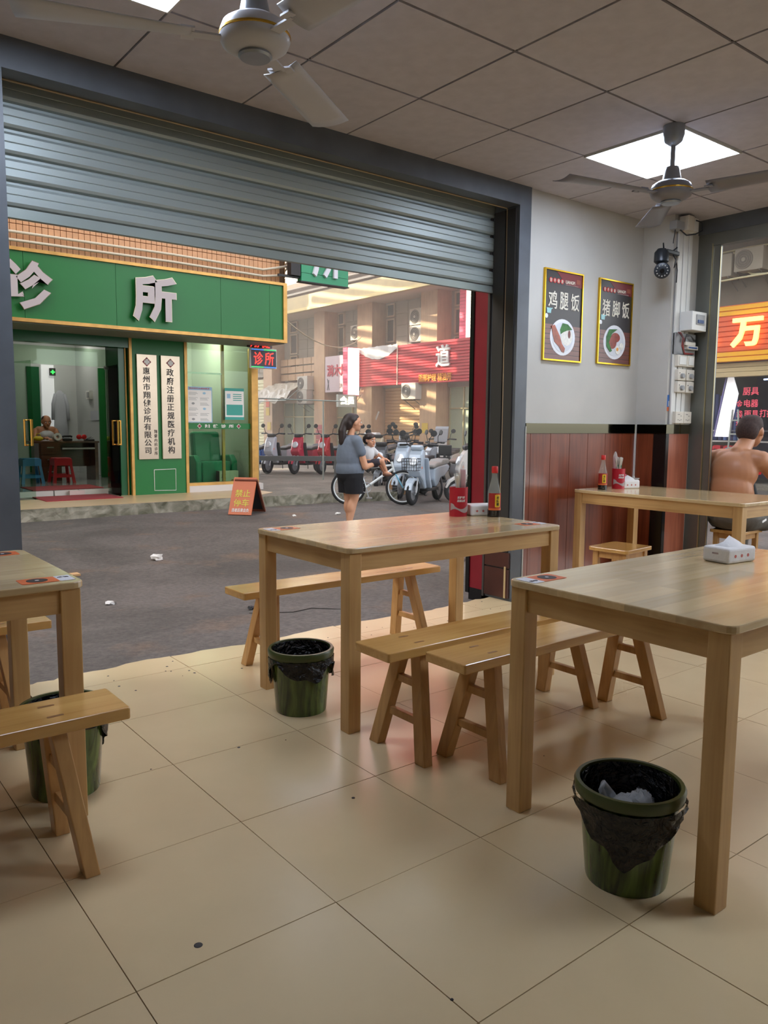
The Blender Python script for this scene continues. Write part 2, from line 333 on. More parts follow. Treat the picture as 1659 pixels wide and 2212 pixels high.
# ================================================================ furniture
W1 = (216, 176, 116); W2 = (180, 136, 80)
w_x = wood('table_top_wood', 'x', (222, 196, 148), (202, 168, 116), .2, .7, staves=.075, coat=.6)
w_leg = wood('table_leg_wood', 'z', W1, W2, .4, .7); w_ax = wood('apron_wood_x', 'x', W1, W2, .4, .7); w_ay = wood('apron_wood_y', 'y', W1, W2, .4, .7)
m_or = M('sticker_orange', (214, 104, 52), .4); m_wh = M('sticker_white', (215, 215, 218), .4); m_bk = M('ink_black', (38, 34, 34), .5)
def make_table(loc, L, W, H, label, stick=(), grp='wooden dining tables'):
    t = thing('dining_table', loc, label, 'table', grp)
    G().prism(rrect(0, L, 0, W, .03), H-.022, H).obj('tabletop', w_x, t, bev=.004)
    a = .010
    for x in (a, L-a-.058):
        for y in (a, W-a-.058): 
            g = G(); g.box(0, .058, 0, .058, 0, H-.022); o = g.obj('leg', w_leg, t, bev=.003); o.location = (x, y, 0)
    G().box(a+.058, L-a-.058, a+.010, a+.030, H-.095, H-.022).obj('apron', w_ax, t, bev=.001); G().box(a+.058, L-a-.058, W-a-.030, W-a-.010, H-.095, H-.022).obj('apron', w_ax, t, bev=.001)
    G().box(a+.010, a+.030, a+.058, W-a-.058, H-.095, H-.022).obj('apron', w_ay, t, bev=.001); G().box(L-a-.030, L-a-.010, a+.058, W-a-.058, H-.095, H-.022).obj('apron', w_ay, t, bev=.001)
    for (x, y, rz, lx) in stick:
        s = G(); T = TR(x, y, H) @ RZ(rz)
        o = G().prism(rrect(-.075, .03, -.04, .04, .006), .0003, .0012, T).obj('sticker', m_or, t); G().prism(rrect(.03, .075, -.04, .04, .004), .0003, .0012, T).obj('print', m_wh, o)
        G().prism(circ(-.025, 0, .030), .0013, .0018, T).obj('print', m_bk, o); G().prism(circ(-.025, 0, .006), .0018, .0022, T).obj('print', m_wh, o)
        text('print', '点餐', m_bk, o, T @ TR(.052, .015, .0013), .035, .014, .0006)
    return t
make_table((1.700, 2.370, 0), 1.25, .72, .735, 'wooden table in the middle with sauce bottle and red chopstick cup, beside the street', [(.09, .64, 180, 0), (1.16, .12, 0, 0)])
make_table((1.760, .900, 0), 1.25, .72, .735, 'largest nearest wooden table on the right with one tissue pack on it', [(.09, .66, 180, 0)])
make_table((-.535, 2.340, 0), 1.25, .72, .735, 'wooden table cut off by the left edge with two orange stickers', [(1.16, .075, 0, 0), (1.14, .645, 180, 0)])
t3 = make_table((5.19, 2.27, 0), 1.24, .72, .76, 'wooden table against the red panelled wall under the two food posters'); t3.rotation_euler = (0, 0, math.pi/2)
w_bx = wood('bench_seat_wood', 'x', (216, 170, 98), (182, 132, 68), .22, .6, coat=.6); w_bl = wood('bench_leg_wood', 'z', (204, 158, 98), (162, 116, 64), .4, .7); w_ten = M('tenon_wood', (140, 96, 50), .5)
def make_bench(loc, label, L=1.23, W=.20, H=.42):
    t = thing('bench', loc, label, 'bench', 'narrow wooden benches')
    G().prism(rrect(0, L, 0, W, .008), H-.034, H).obj('seat', w_bx, t, bev=.004)
    for s, xt, xb in ((0, .185, .135), (1, L-.185, L-.135)):
        for k, (yt, yb) in enumerate(((.055, -.035), (W-.055, W+.035))):
            g = G(); vs = []
            for x, y, z, hx, hy in ((xb, yb, 0, .020, .027), (xt, yt, H-.034, .020, .027)):
                vs += [(x-hx, y-hy, z), (x+hx, y-hy, z), (x+hx, y+hy, z), (x-hx, y+hy, z)]
            g.add(vs, [(3, 2, 1, 0), (4, 5, 6, 7), (0, 1, 5, 4), (1, 2, 6, 5), (2, 3, 7, 6), (3, 0, 4, 7)]); g.obj('leg', w_bl, t, bev=.003)
            G().prism(rrect(xt-.022, xt+.022, (yt-.006), (yt+.006), .005, 3), H-.002, H+.0005).obj('tenon', w_ten, t)
        for z in (.14, .27):
            u = z/(H-.034); x = xb+(xt-xb)*u; y0 = -.035+(.055+.035)*u; G().box(x-.011, x+.011, y0, W-y0, z-.014, z+.014).obj('stretcher', w_bl, t, bev=.002)
    return t
B0 = make_bench((1.63, 2.035, 0), 'narrow bench on the near side of the middle table, further back of two parallel benches')
dup(B0, (1.75, 1.785, 0), 'narrow bench between the middle and right tables, nearer of two parallel benches')
dup(B0, (1.69, 3.185, 0), 'narrow bench on the street side of the middle table')
dup(B0, (-.485, 2.07, 0), 'narrow bench in the left foreground with two dark tenons showing')
dup(B0, (-.385, 3.20, 0), 'narrow bench behind the left table, only its end showing at the left edge')
def make_stool(loc, label, rz=0, L=.33, W=.28, H=.43):
    t = thing('stool', loc, label, 'stool', 'small square-legged wooden stools', rz)
    G().prism(rrect(-L/2, L/2, -W/2, W/2, .02), H-.024, H).obj('seat', w_bx, t, bev=.003)
    for x in (-1, 1):
        for y in (-1, 1): G().box(x*(L/2-.045)-.018, x*(L/2-.045)+.018, y*(W/2-.04)-.018, y*(W/2-.04)+.018, 0, H-.024).obj('leg', w_bl, t)
        G().box(x*(L/2-.045)-.008, x*(L/2-.045)+.008, -W/2+.055, W/2-.055, H-.07, H-.024).obj('apron', w_bl, t)
    for y in (-1, 1): G().box(-L/2+.06, L/2-.06, y*(W/2-.04)-.008, y*(W/2-.04)+.008, H-.07, H-.024).obj('apron', w_bl, t)
    return t
S0 = make_stool((4.33, 3.00, 0), 'small wooden stool pushed under the table below the food posters', .1)
dup(S0, (5.97, 3.08, -.02), 'small wooden stool the bare-backed man sits on', .06)
# ================================================================ bins
def binmat():
    mt = M('bin_green_grain', (96, 118, 54), .22, ns=9, c2=(38, 48, 26), st=(1.6, 1.6, .35), dist=2.2, coat=.3); return mt
m_binrim = M('bin_rim', (66, 74, 36), .3, ns=3, nv=.1); m_bag = M('black_bag', (5, 5, 6), .2, ns=34, bump=.9, dist=1)
def make_bin(loc, label, R=.137, r=.105, H=.27, skirt='round', rz=0):
    t = thing('trash_bin', loc, label, 'bin', 'green wood-grain waste bins', rz)
    G().lathe([(r-.012, .012), (r-.01, 0), (r, .0), (r+.002, .01), (R-.012, H-.03), (R-.016, H-.03), (r-.006, .02)], 40).obj('body', binmat(), t, smooth=1)
    G().lathe([(R-.014, H-.034), (R, H-.030), (R+.003, H-.008), (R-.002, H), (R-.012, H), (R-.014, H-.008)], 40, close=True).obj('rim', m_binrim, t, smooth=1)
    # liner: inner sack and the part folded out over the wall
    g = G(); n = 56; rings = []
    rr = random.Random(hash(label) % 999 if False else len(label))
    for k, (q, z) in enumerate(((R-.018, H-.004), (R-.024, H-.05), (r-.004, .12), (r-.02, .05), (.03, .035))):
        rings.append([(q*(1+.05*rr.uniform(-1, 1)*(k > 0))*math.cos(2*math.pi*i/n), q*(1+.05*rr.uniform(-1, 1)*(k > 0))*math.sin(2*math.pi*i/n), z+.006*rr.uniform(-1, 1)*(k > 0)) for i in range(n)])
    vs = [p for rg in rings for p in rg]; fs = [(j*n+i, j*n+(i+1) % n, (j+1)*n+(i+1) % n, (j+1)*n+i) for j in range(len(rings)-1) for i in range(n)]+[tuple((len(rings)-1)*n+i for i in range(n))]
    o = G().add(vs, fs).obj('bag_liner', m_bag, t, smooth=2)
    g = G(); rings = []; K = 6
    for k in range(K):
        ring = []
        for i in range(n):
            a = 2*math.pi*i/n; u = k/(K-1)
            if skirt == 'round':
                ln = .055+.030*math.sin(a*3+1)+.014*math.sin(a*7)+(.05 if abs(((a+.35+math.pi) % (2*math.pi))-math.pi) < .45 or abs(((a-2.6+math.pi) % (2*math.pi))-math.pi) < .4 else 0)
            else:
                da = abs(((a-skirt+math.pi) % (2*math.pi))-math.pi); ln = .022+.135*max(0, 1-da/1.3)**.9+.005*math.sin(a*9)
            z = H-.033-ln*u; wall = R-.012-(R-r)*(H-.03-z)/(H-.03)
            q = max(wall+.013, R-.004-.012*u)+.006*math.sin(a*11+k*1.3)*u+.003*rr.uniform(-1, 1)+(.010*u if skirt == 'round' else .004)
            ring.append((q*math.cos(a), q*math.sin(a), z))
        rings.append(ring)
    vs = [p for rg in rings for p in rg]; fs = [(j*n+i, j*n+(i+1) % n, (j+1)*n+(i+1) % n, (j+1)*n+i) for j in range(K-1) for i in range(n)]
    g.add(vs, fs); o = g.obj('bag_skirt', m_bag, t, smooth=2)
    return t
make_bin((1.715, 2.735, 0), 'green wood-grain bin with a ruffled black bag under the middle table')
make_bin((1.745, 1.150, 0), 'nearest green wood-grain bin with black bag hanging in a point, under the right table', R=.141, skirt=-2.55)
make_bin((.705, 2.58, 0), 'dark green bin half hidden under the left table behind the front bench', skirt=0.3, H=.29)
wb = thing('crumpled_plastic_bag', (1.74, 1.15, .15), 'crumpled clear plastic bag thrown into the nearest bin', 'bag')
m_clear = M('clear_plastic', (205, 210, 212), .25, al=.55, ns=30, bump=.8)
g = G(); g.ell((0, 0, .035), (.07, .055, .04), n=14); g.ell((.03, -.02, .06), (.035, .03, .03), n=10)
g.v = [(x+rnd.uniform(-.007, .007), y+rnd.uniform(-.007, .007), z+rnd.uniform(-.007, .007)) for x, y, z in g.v]; g.obj('sack', m_clear, wb, smooth=2)
G().path([(-.05, .03, .06), (-.055, .045, .095), (-.04, .05, .105), (-.02, .035, .07)], [.012, .008, .009, .012], 8).obj('handle', m_clear, wb, smooth=2)
# ================================================================ things on the tables
m_red = M('cup_red', (176, 24, 40), .4); m_cwhite = M('print_white', (232, 226, 218), .5); m_grey = M('print_grey', (170, 150, 145), .5)
m_stick = M('bamboo', (214, 186, 138), .55, ns=30, nv=.08); m_film = M('wrapper_film', (225, 225, 215), .2, al=.35); m_green = M('wrapper_green', (40, 110, 70), .5)
def wrap(T, a0, a1, z0, z1, R, pts):   # maps (u, v) print shapes onto a cylinder patch
    return [T @ V(((R)*math.cos(a0+(a1-a0)*u), R*math.sin(a0+(a1-a0)*u), z0+(z1-z0)*v)) for u, v in pts]
def make_cup(loc, label, R=.046, H=.15, face=0):
    t = thing('chopstick_cup', loc, label, 'cup', 'red chopstick cups')
    G().lathe([(R-.003, .004), (R-.003, 0), (R, 0), (R+.002, H-.002), (R+.002, H), (R-.002, H), (R-.004, .006)], 32, close=False).obj('body', m_red, t, smooth=1)
    T = Mx.Identity(4); q = R+.0032
    g = G(); n = 22; V0 = []
    for i in range(n+1):
        u = i/n; a = face-1.25+2.5*u; lo = .030+.010*math.sin(u*7); hi = .052+.012*math.cos(u*6.2)+(.006 if u < .2 else 0)
        V0 += [(q*math.cos(a), q*math.sin(a), lo), (q*math.cos(a), q*math.sin(a), hi)]
    G().add(V0, [(2*i, 2*i+2, 2*i+3, 2*i+1) for i in range(n)]).obj('print', m_grey, t)
    for k, (s, z, w_, h_) in enumerate((('消消气味', .100, .040, .013), ('润润山河', .083, .042, .013))):
        Tt = plane((q*math.cos(face), q*math.sin(face), z), (-math.sin(face), math.cos(face), 0), (0, 0, 1)); o = text('print', s, m_cwhite, t, Tt, w_, h_, .0012, .02, shear=.15)
        me = o.data                                     # bend the print round the cup
        for vv in me.vertices:
            d = V((math.cos(face), math.sin(face), 0)); e = V((-math.sin(face), math.cos(face), 0)); s_ = vv.co.dot(e); rad = vv.co.dot(d); th = s_/q
            vv.co = d*(rad*math.cos(th))+e*(rad*math.sin(th))+V((0, 0, vv.co.z))
    return t
def sticks(loc, n, cupR, group, labelbase, seed, z0=.02, L=.20):
    r2 = random.Random(seed)
    for k in range(n):
        a = 2*math.pi*k/n+r2.uniform(-.3, .3); lean = r2.uniform(.10, .22) if k % 4 else .32; rad = cupR*.55
        b = V((-rad*.5*math.cos(a), -rad*.5*math.sin(a), z0)); d = V((math.cos(a)*lean, math.sin(a)*lean, 1)).normalized()
        k_ = (cupR*.8+rad*.5)/max(.01, math.hypot(d.x, d.y)); ll = L
        if k_*d.z < .15: d = V((math.cos(a)*.26, math.sin(a)*.26, 1)).normalized()
        t = thing('chopstick_pair', loc, labelbase, 'chopsticks', group)
        s = d.orthogonal().normalized()*.0032
        G().tube(b+s, b+s+d*ll, .0024, .003, 6).tube(b-s, b-s+d*ll, .0024, .003, 6).obj('stick', m_stick, t)
        G().tube(b+d*ll*.45, b+d*(ll+.018), .0075, .0078, 8).obj('wrapper', m_film, t)
        if k % 3 == 0: G().tube(b+d*ll*.72, b+d*ll*.8, .0079, .0079, 8).obj('print', m_green, t)
CF = math.atan2(-.82, -.57)
make_cup((2.80, 2.93, .735), 'red paper chopstick cup on the middle table beside a sauce bottle', .046, .15, CF+.15)
sticks((2.80, 2.93, .735), 7, .046, 'wrapped chopsticks in the red cup on the middle table', 'paper-wrapped bamboo chopsticks standing in the red cup on the middle table', 3, L=.185)
make_cup((4.79, 3.36, .76), 'red paper chopstick cup on the far table under the posters', .044, .145, CF+.1)
sticks((4.79, 3.36, .76), 8, .044, 'wrapped chopsticks in the red cup on the far table', 'paper-wrapped bamboo chopsticks standing in the red cup on the far table', 5, L=.19)
m_pink = M('pink_plastic', (214, 110, 130), .35, al=.9)
for loc, lb, h in (((2.815, 2.915, .755), 'pink straw bundle in clear wrap standing in the red cup on the middle table', .25), ((4.765, 3.375, .78), 'pink straw bundle standing in the red cup on the far table', .235)):
    t = thing('straw_bundle', loc, lb, 'straws'); 
    for a in range(5): G().tube((.008*math.cos(a*1.26), .008*math.sin(a*1.26), 0), (.009*math.cos(a*1.26), .009*math.sin(a*1.26), h-.03), .005, .005, 8).obj('straw', m_pink, t)
    G().lathe([(.015, .05), (.017, h-.03), (.012, h-.005), (.004, h+.012)], 12).obj('wrap', m_film, t, smooth=2)
m_sauce = M('sauce', (22, 12, 9), .15); m_lab = M('label_red', (160, 36, 26), .5); m_yel = M('label_yellow', (232, 190, 40), .5); m_cap = M('cap_red', (206, 44, 40), .4)
m_bglass = M('bottle_glass', (225, 228, 215), .05, al=.16)
def make_bottle(loc, label, s=1.0, face=CF, level=.35):
    t = thing('sauce_bottle', loc, label, 'bottle', 'sauce bottles')
    P = [(.0, .0), (.030, 0), (.032, .006), (.032, .115), (.030, .128), (.024, .150), (.0165, .180), (.0135, .200), (.0135, .222)]
    G().lathe([(r*s, z*s) for r, z in P], 24).obj('glass', m_bglass, t, smooth=1); G().lathe([(.0, .001), (.0318*s, .001), (.0322*s, .006*s), (.0322*s, .036*s), (.029*s, .038*s), (.029*s, level*.2*s), (0, level*.2*s)], 20).obj('sauce', m_sauce, t, smooth=1)
    G().lathe([(.0148*s, .215*s), (.0155*s, .217*s), (.0155*s, .245*s), (.014*s, .248*s), (0, .248*s)], 20).obj('cap', m_cap, t, smooth=1)
    n = 16
    def patch(a0, a1, z0, z1, rr): 
        return G().add([(rr*s*math.cos(a0+(a1-a0)*i/n), rr*s*math.sin(a0+(a1-a0)*i/n), z*s) for i in range(n+1) for z in (z0, z1)], [(2*i, 2*i+2, 2*i+3, 2*i+1) for i in range(n)])
    lb = patch(face-1.5, face+1.5, .034, .118, .0328).obj('label', m_lab, t); patch(face-1.5, face+1.5, .034, .044, .0330).obj('print', m_or, lb)
    patch(face-.42, face+.42, .050, .110, .0334).obj('print', m_yel, lb); patch(face-.28, face+.28, .046, .114, .0333).obj('print', m_or, lb)
    Tt = plane((.0342*s*math.cos(face), .0342*s*math.sin(face), .080*s), (-math.sin(face), math.cos(face), 0), (0, 0, 1)); text('print', '老陈醋', m_bk, lb, Tt, .014*s, .046*s, .0008, .01, vert=True)
    return t
make_bottle((2.930, 2.80, .735), 'glass sauce bottle with red cap standing on the middle table before a tissue pack', 1.05, CF+.35)
make_bottle((4.62, 3.37, .76), 'small sauce bottle with red cap, leftmost item on the far table', .98, CF)
m_tis = M('tissue_pack', (226, 222, 216), .5, ns=18, bump=.25, al=1); m_tp = M('print_red_faint', (196, 110, 100), .6)
def make_tissue(loc, label, rz, L=.15, W=.10, H=.055, tuft=True):
    t = thing('tissue_pack', loc, label, 'tissue', 'plastic tissue packs', rz)
    o = G().box(-L/2, L/2, -W/2, W/2, 0, H).obj('pack', m_tis, t, bev=.010); o.modifiers['bevel'].segments = 3
    if tuft:
        g = G(); g.add([(-.05, -.03, H-.002), (.0, -.035, H-.002), (.055, -.02, H-.002), (.05, .03, H-.002), (0, .035, H-.002), (-.05, .03, H-.002), (-.035, -.004, H+.018), (.006, .008, H+.034), (.045, -.006, H+.012)], [(0, 1, 7, 6), (1, 2, 8, 7), (2, 3, 8), (3, 4, 7, 8), (4, 5, 6, 7), (5, 0, 6)]); g.obj('loose_flap', m_tis, t, smooth=2)
    for k in range(3): G().prism(circ(-.04+.035*k, .026, .006, 10), .0004, .0010, TR(0, -W/2, 0) @ RX(90)).obj('print', m_tp, t)
    G().box(-L/2-.0012, -L/2-.0002, -.012, .012, H*.55, H*.55+.006).obj('print', m_grey, t)
    return t
make_tissue((2.93, 2.90, .735), 'white tissue pack behind the sauce bottle on the middle table', -.35, .15, .10, .058, False)
make_tissue((2.645, 1.385, .735), 'white tissue pack with loose flap on the nearest right table', -.12, .155, .105, .055)
make_tissue((4.90, 3.36, .76), 'white tissue box between red cup and plastic jar on the far table', -.3, .14, .11, .06)
t = thing('plastic_jar', (5.035, 3.40, .76), 'clear plastic jar with red chilli sauce on the far table', 'jar')
G().lathe([(.0, 0), (.034, 0), (.038, .055), (.038, .058), (.036, .058), (.032, .003)], 24).obj('jar', m_film, t, smooth=1); G().lathe([(0, .003), (.033, .003), (.034, .022), (0, .022)], 20).obj('sauce', M('chilli', (170, 60, 30), .4), t)
G().lathe([(0, .060), (.043, .060), (.043, .066), (0, .068)], 24).obj('lid', m_film, t, smooth=1); G().cbox((0, 0, .074), (.012, .012, .012)).obj('knob', m_film, t)
t = thing('pink_jar', (5.02, 3.50, .76), 'small pink round jar behind the plastic jar on the far table', 'jar'); G().lathe([(0, 0), (.035, 0), (.037, .07), (0, .07)], 20).obj('body', m_pink, t, smooth=1); G().lathe([(0, .07), (.040, .07), (.040, .09), (0, .092)], 20).obj('lid', m_pink, t, smooth=1)
# ================================================================ wall posters
m_frame = M('gold_frame', (214, 170, 50), .25, .9); m_pdark = M('poster_dark', (44, 38, 40), .35); m_pwood = wood('poster_wood', 'x', (120, 62, 50), (86, 40, 34), .35, 2)
m_plate = M('plate_white', (226, 226, 228), .4); m_pr = M('poster_red', (120, 36, 40), .4); m_cream = M('poster_cream', (228, 220, 200), .5); m_cyan = M('jug_cyan', (150, 200, 200), .4)
def poster(x0, z0, wdt, hgt, label, chars, dish):
    t = thing('food_poster', (x0, 3.6195, z0), label, 'poster', 'framed food posters')
    for a in ((0, wdt, 0, .010), (0, wdt, hgt-.010, hgt), (0, .010, .010, hgt-.010), (wdt-.010, wdt, .010, hgt-.010)): G().box(a[0], a[1], -.018, 0, a[2], a[3]).obj('frame', m_frame, t)
    p = G().box(.010, wdt-.010, -.010, 0, .010, hgt-.010).obj('print', m_pdark, t)
    def pr(poly, mat, d): G().prism(poly, 0, .0012, plane((0, -.0102-.0012*d, 0), (1, 0, 0), (0, 0, 1))).obj('picture', mat, p)
    for k in range(7): pr([(.012, .012+.034*k), (wdt-.012, .012+.034*k), (wdt-.012, .043+.034*k), (.012, .043+.034*k)], m_pwood, 0)
    pr([(wdt*.3, hgt-.012), (wdt-.012, hgt-.012), (wdt-.012, hgt-.10), (wdt*.55, hgt-.09)], m_pr, 0)
    pr(circ(wdt*.5, .165, .135, 30, .125), m_plate, 1); pr(circ(wdt*.5, .165, .112, 30, .103), M('plate_in', (210, 212, 216), .4), 2)
    if dish == 0:
        pr(circ(wdt*.60, .17, .062, 18, .060), M('rice', (236, 232, 220), .6, ns=60, nv=.08), 3)
        pr([(wdt*.42, .215), (wdt*.48, .262), (wdt*.62, .258), (wdt*.74, .225), (wdt*.60, .215), (wdt*.50, .20), (wdt*.44, .185)], M('greens', (50, 110, 46), .5, ns=40, nv=.3), 4)
        pr([(wdt*.20, .235), (wdt*.28, .245), (wdt*.42, .17), (wdt*.48, .12), (wdt*.56, .09), (wdt*.54, .06), (wdt*.48, .065), (wdt*.40, .10), (wdt*.28, .13), (wdt*.24, .17)], M('roast_leg', (150, 60, 26), .3, ns=30, nv=.3), 4)
        pr(circ(wdt*.66, .19, .013, 12, .028), M('bean', (110, 30, 24), .4), 5)
    else:
        pr(circ(wdt*.52, .20, .055, 16, .035), M('pork', (140, 50, 34), .3, ns=50, nv=.35), 3); pr(circ(wdt*.43, .165, .050, 14, .050), M('pork', (140, 50, 34), .3), 4)
        pr([(wdt*.24, .20), (wdt*.32, .255), (wdt*.56, .262), (wdt*.40, .225), (wdt*.32, .16), (wdt*.42, .10), (wdt*.36, .09), (wdt*.25, .13)], M('greens', (50, 110, 46), .5), 5)
        pr(circ(wdt*.60, .11, .032, 14), M('rice', (236, 232, 220), .6), 4); pr(circ(wdt*.58, .115, .013, 12), M('yolk', (230, 150, 50), .4), 5); pr(circ(wdt*.70, .14, .026, 12), M('rice', (236, 232, 220), .6), 4)
    pr([(.035, .32), (.075, .32), (.080, .355), (.030, .355)], m_cyan, 1); pr([(.075, .345), (.092, .352), (.088, .357), (.076, .353)], m_cyan, 2); pr(circ(.030, .300, .016, 12), m_plate, 1)
    T = lambda x, z: plane((x, -.0115, z), (1, 0, 0), (0, 0, 1))
    for k, ch in enumerate(chars): text('lettering', ch, m_cream, p, T(wdt*(.22+.29*k), hgt-.205), .092, .12, .0012, .012)
    for k, ch in enumerate('营养健康'):
        pr(circ(wdt*(.16+.095*k), hgt-.075, .018, 12), M('badge_red', (190, 40, 40), .5), 1); text('lettering', ch, m_cream, p, plane((wdt*(.16+.095*k), -.0130, hgt-.075), (1, 0, 0), (0, 0, 1)), .022, .024, .001)
    text('lettering', 'LIANGPI', m_cream, p, T(wdt*.66, hgt-.072), .10, .022, .001, .02); text('lettering', 'LIANGPIGUANMIAN', m_grey, p, T(wdt*.70, hgt-.092), .14, .008, .001); pr([(wdt*.82, hgt-.075), (wdt*.92, hgt-.075), (wdt*.92, hgt-.045), (wdt*.82, hgt-.045)], M('seal', (150, 80, 60), .5), 1)
poster(4.215, 1.656, .415, .618, 'gold-framed food poster with a chicken leg and rice plate, left of two', '鸡腿饭', 0)
poster(4.818, 1.664, .41, .614, 'gold-framed food poster with pork and vegetables plate, right of two', '猪脚饭', 1)
# ================================================================ electrical fittings on the pillar (front face Y = 3.36)
m_pvc = M('pvc_cream', (214, 206, 190), .5); m_pvw = M('pvc_white', (222, 220, 212), .45); m_blue = M('switch_blue', (50, 80, 130), .4); m_gs = M('grey_plastic', (150, 150, 148), .5)
def fit(name, x0, x1, z0, z1, d, label, cat, mat=m_pvc, grp=None):
    t = thing(name, (x0, 3.36, z0), label, cat, grp); G().box(0, x1-x0, -d, 0, 0, z1-z0).obj('box', mat, t, bev=.004); return t
for k, (x0, x1, z1) in enumerate(((5.385, 5.44, 2.66), (5.455, 5.515, 2.66), (5.525, 5.57, 2.66))):
    t = thing('cable_duct', (x0, 3.36, 1.224), ['leftmost vertical white cable duct on the pillar', 'middle vertical white cable duct on the pillar', 'narrow vertical cable duct right on the pillar'][k], 'cable duct', 'cable ducts on the pillar'); G().box(0, x1-x0, -.022, 0, 0, z1-1.224).obj('cover', m_pvw, t, bev=.002); G().box(-.001, x1-x0+.001, -.012, 0, 0, z1-1.224).obj('base', m_gs, t)
t = fit('meter_box', 5.46, 5.66, 1.925, 2.065, .115, 'white electricity meter box high on the pillar', 'meter box', m_pvw)
G().box(.055, .165, -.121, -.115, .045, .118).obj('window', m_gs, t); 
for k in range(4): G().box(.07+.02*k, .082+.02*k, -.128, -.121, .055, .078).obj('breaker', m_blue, t)
t = fit('breaker_box', 5.385, 5.665, 1.745, 1.91, .03, 'open breaker box with tangled red wires on the pillar', 'breaker box', m_gs)
G().box(.10, .24, -.055, -.03, .075, .10).obj('breaker', m_pvc, t); G().box(.125, .265, -.062, -.03, .045, .072).obj('breaker', m_pvc, t)
for k in range(6): G().box(.135+.02*k, .148+.02*k, -.066, -.062, .052, .064).obj('switch', m_blue, t)
for k in range(9):
    a = rnd.uniform(-.01, .01); G().path([(.02+a+.03*rnd.random(), -.04, .165), (.03+a, -.07-.01*rnd.random(), .12), (.035+a*2, -.07, .06), (.07+.02*k/9, -.06, .01+a), (.16+.01*k, -.045, .008+.01*rnd.random())], .0032, 5).obj('wire', M('wire_red', (150, 50, 44), .5) if k % 3 else M('wire_black', (40, 38, 36), .5), t, smooth=2)
for k in range(5): G().path([(.06+.01*k, -.05, .10), (.10, -.06, .135+.005*k), (.16, -.06, .145), (.22+.008*k, -.05, .11)], .003, 5).obj('wire', M('wire_dark', (60, 58, 56), .5), t, smooth=2)
def switch(x, z, label, name='light_switch', cat='switch', sock=0, wd=.1, h=.085):
    t = fit(name, x, x+wd, z, z+h, .05, label, cat, m_pvc)
    if sock == 0: G().box(.018, wd-.018, -.055, -.05, .012, h-.012).obj('rocker', m_pvw, t, bev=.002)
    elif sock == 1: G().tube((wd*.5, -.05, h*.4), (wd*.5, -.068, h*.4), .020, .018, 16).obj('knob', m_gs, t); G().cbox((wd*.2, -.051, h*.65), (.006, .004, .006)).obj('pilot', m_bk, t)
    else:
        for (a, b) in ((.3, .75), (.45, .75), (.65, .62), (.3, .3), (.5, .25), (.68, .3)): G().cbox((wd*a, -.0505, h*b), (.010, .002, .004)).obj('slot', m_bk, t)
switch(5.405, 1.660, 'left wide rocker switch box under the breaker box', wd=.125); switch(5.532, 1.660, 'right rocker switch box under the breaker box')
for k, (x, z, lb) in enumerate(((5.415, 1.555, 'upper left'), (5.535, 1.555, 'upper right'), (5.415, 1.465, 'lower left'), (5.535, 1.465, 'lower right'))): switch(x, z, lb+' fan speed dial of four on the pillar', 'fan_dial', 'dial', 1, .105)
switch(5.41, 1.232, 'left wall socket just above the mirror strip on the pillar', 'wall_socket', 'socket', 2, .11, .09); switch(5.523, 1.232, 'right wall socket just above the mirror strip on the pillar', 'wall_socket', 'socket', 2, .105, .09)
t = thing('wall_sticker', (5.362, 3.358, 1.325), 'blue and orange paper sticker left of the cable ducts', 'sticker'); G().box(0, .055, -.002, 0, .03, .12).obj('paper', M('sticker_blue', (40, 100, 170), .5), t); G().box(0, .055, -.0022, 0, 0, .03).obj('print', m_or, t); G().box(.012, .042, -.003, -.001, .035, .075).obj('print', m_wh, t)
m_cam = M('camera_black', (38, 42, 46), .35); m_led = M('led_ring', (200, 200, 190), .3)
t = thing('security_camera', (5.17, 3.33, 2.40), 'black security camera with ring of small lights hanging by the pillar', 'camera')
G().box(.03, .19, -.02, .03, .055, .085).obj('bracket', m_cam, t, bev=.006); G().lathe([(.0, .06), (.03, .06), (.05, .035), (.052, -.03), (.035, -.045), (0, -.05)], 20, c=(-.015, 0, .02)).obj('housing', m_cam, t, smooth=1)
Tc = TR(-.03, -.02, -.075) @ RZ(-57) @ RX(103); G().lathe([(0, -.05), (.05, -.05), (.056, 0), (.056, .055), (.048, .06), (0, .058)], 24, T=Tc).obj('lens_barrel', m_cam, t, smooth=1)
for k in range(12): G().ell(Tc @ V((.038*math.cos(k*math.pi/6), .038*math.sin(k*math.pi/6), .06)), (.0045,)*3, n=6).obj('light', m_led, t)
G().lathe([(0, 0), (.016, 0), (.014, .012)], 14, T=Tc @ TR(0, 0, .058)).obj('lens', m_black, t)
G().tube((.01, 0, .08), (-.03, -.02, .115), .006, .005, 8).obj('antenna', m_cam, t); G().tube((.12, 0, .08), (.15, -.02, .11), .006, .005, 8).obj('antenna', m_cam, t)
G().path([(.13, 0, .06), (.14, -.02, .02), (.12, -.02, -.04), (.15, -.02, .0), (.165, -.02, -.05), (.16, -.02, -.14)], .004, 6).obj('cable', m_cam, t, smooth=2)
t = thing('junction_box', (5.30, 3.35, 2.655), 'grey and white junction boxes with black plug under the ceiling corner', 'junction box')
G().box(-.03, .07, -.06, -.0, -.02, .04).obj('adapter', m_gs, t, bev=.003); G().box(.09, .17, -.08, 0, -.015, .09).obj('box', m_pvc, t, bev=.003); G().box(.17, .24, -.07, 0, -.01, .085).obj('socket', m_pvw, t, bev=.003)
G().path([(.20, -.07, .07), (.25, -.09, .06), (.26, -.09, .0), (.20, -.07, -.03), (.10, -.06, -.05), (.03, -.05, -.02)], .005, 6).obj('cable', m_cam, t, smooth=2)
G().path([(.0, -.03, -.02), (-.01, -.03, -.07), (-.02, -.03, -.12)], .003, 6).obj('chain', m_cam, t)
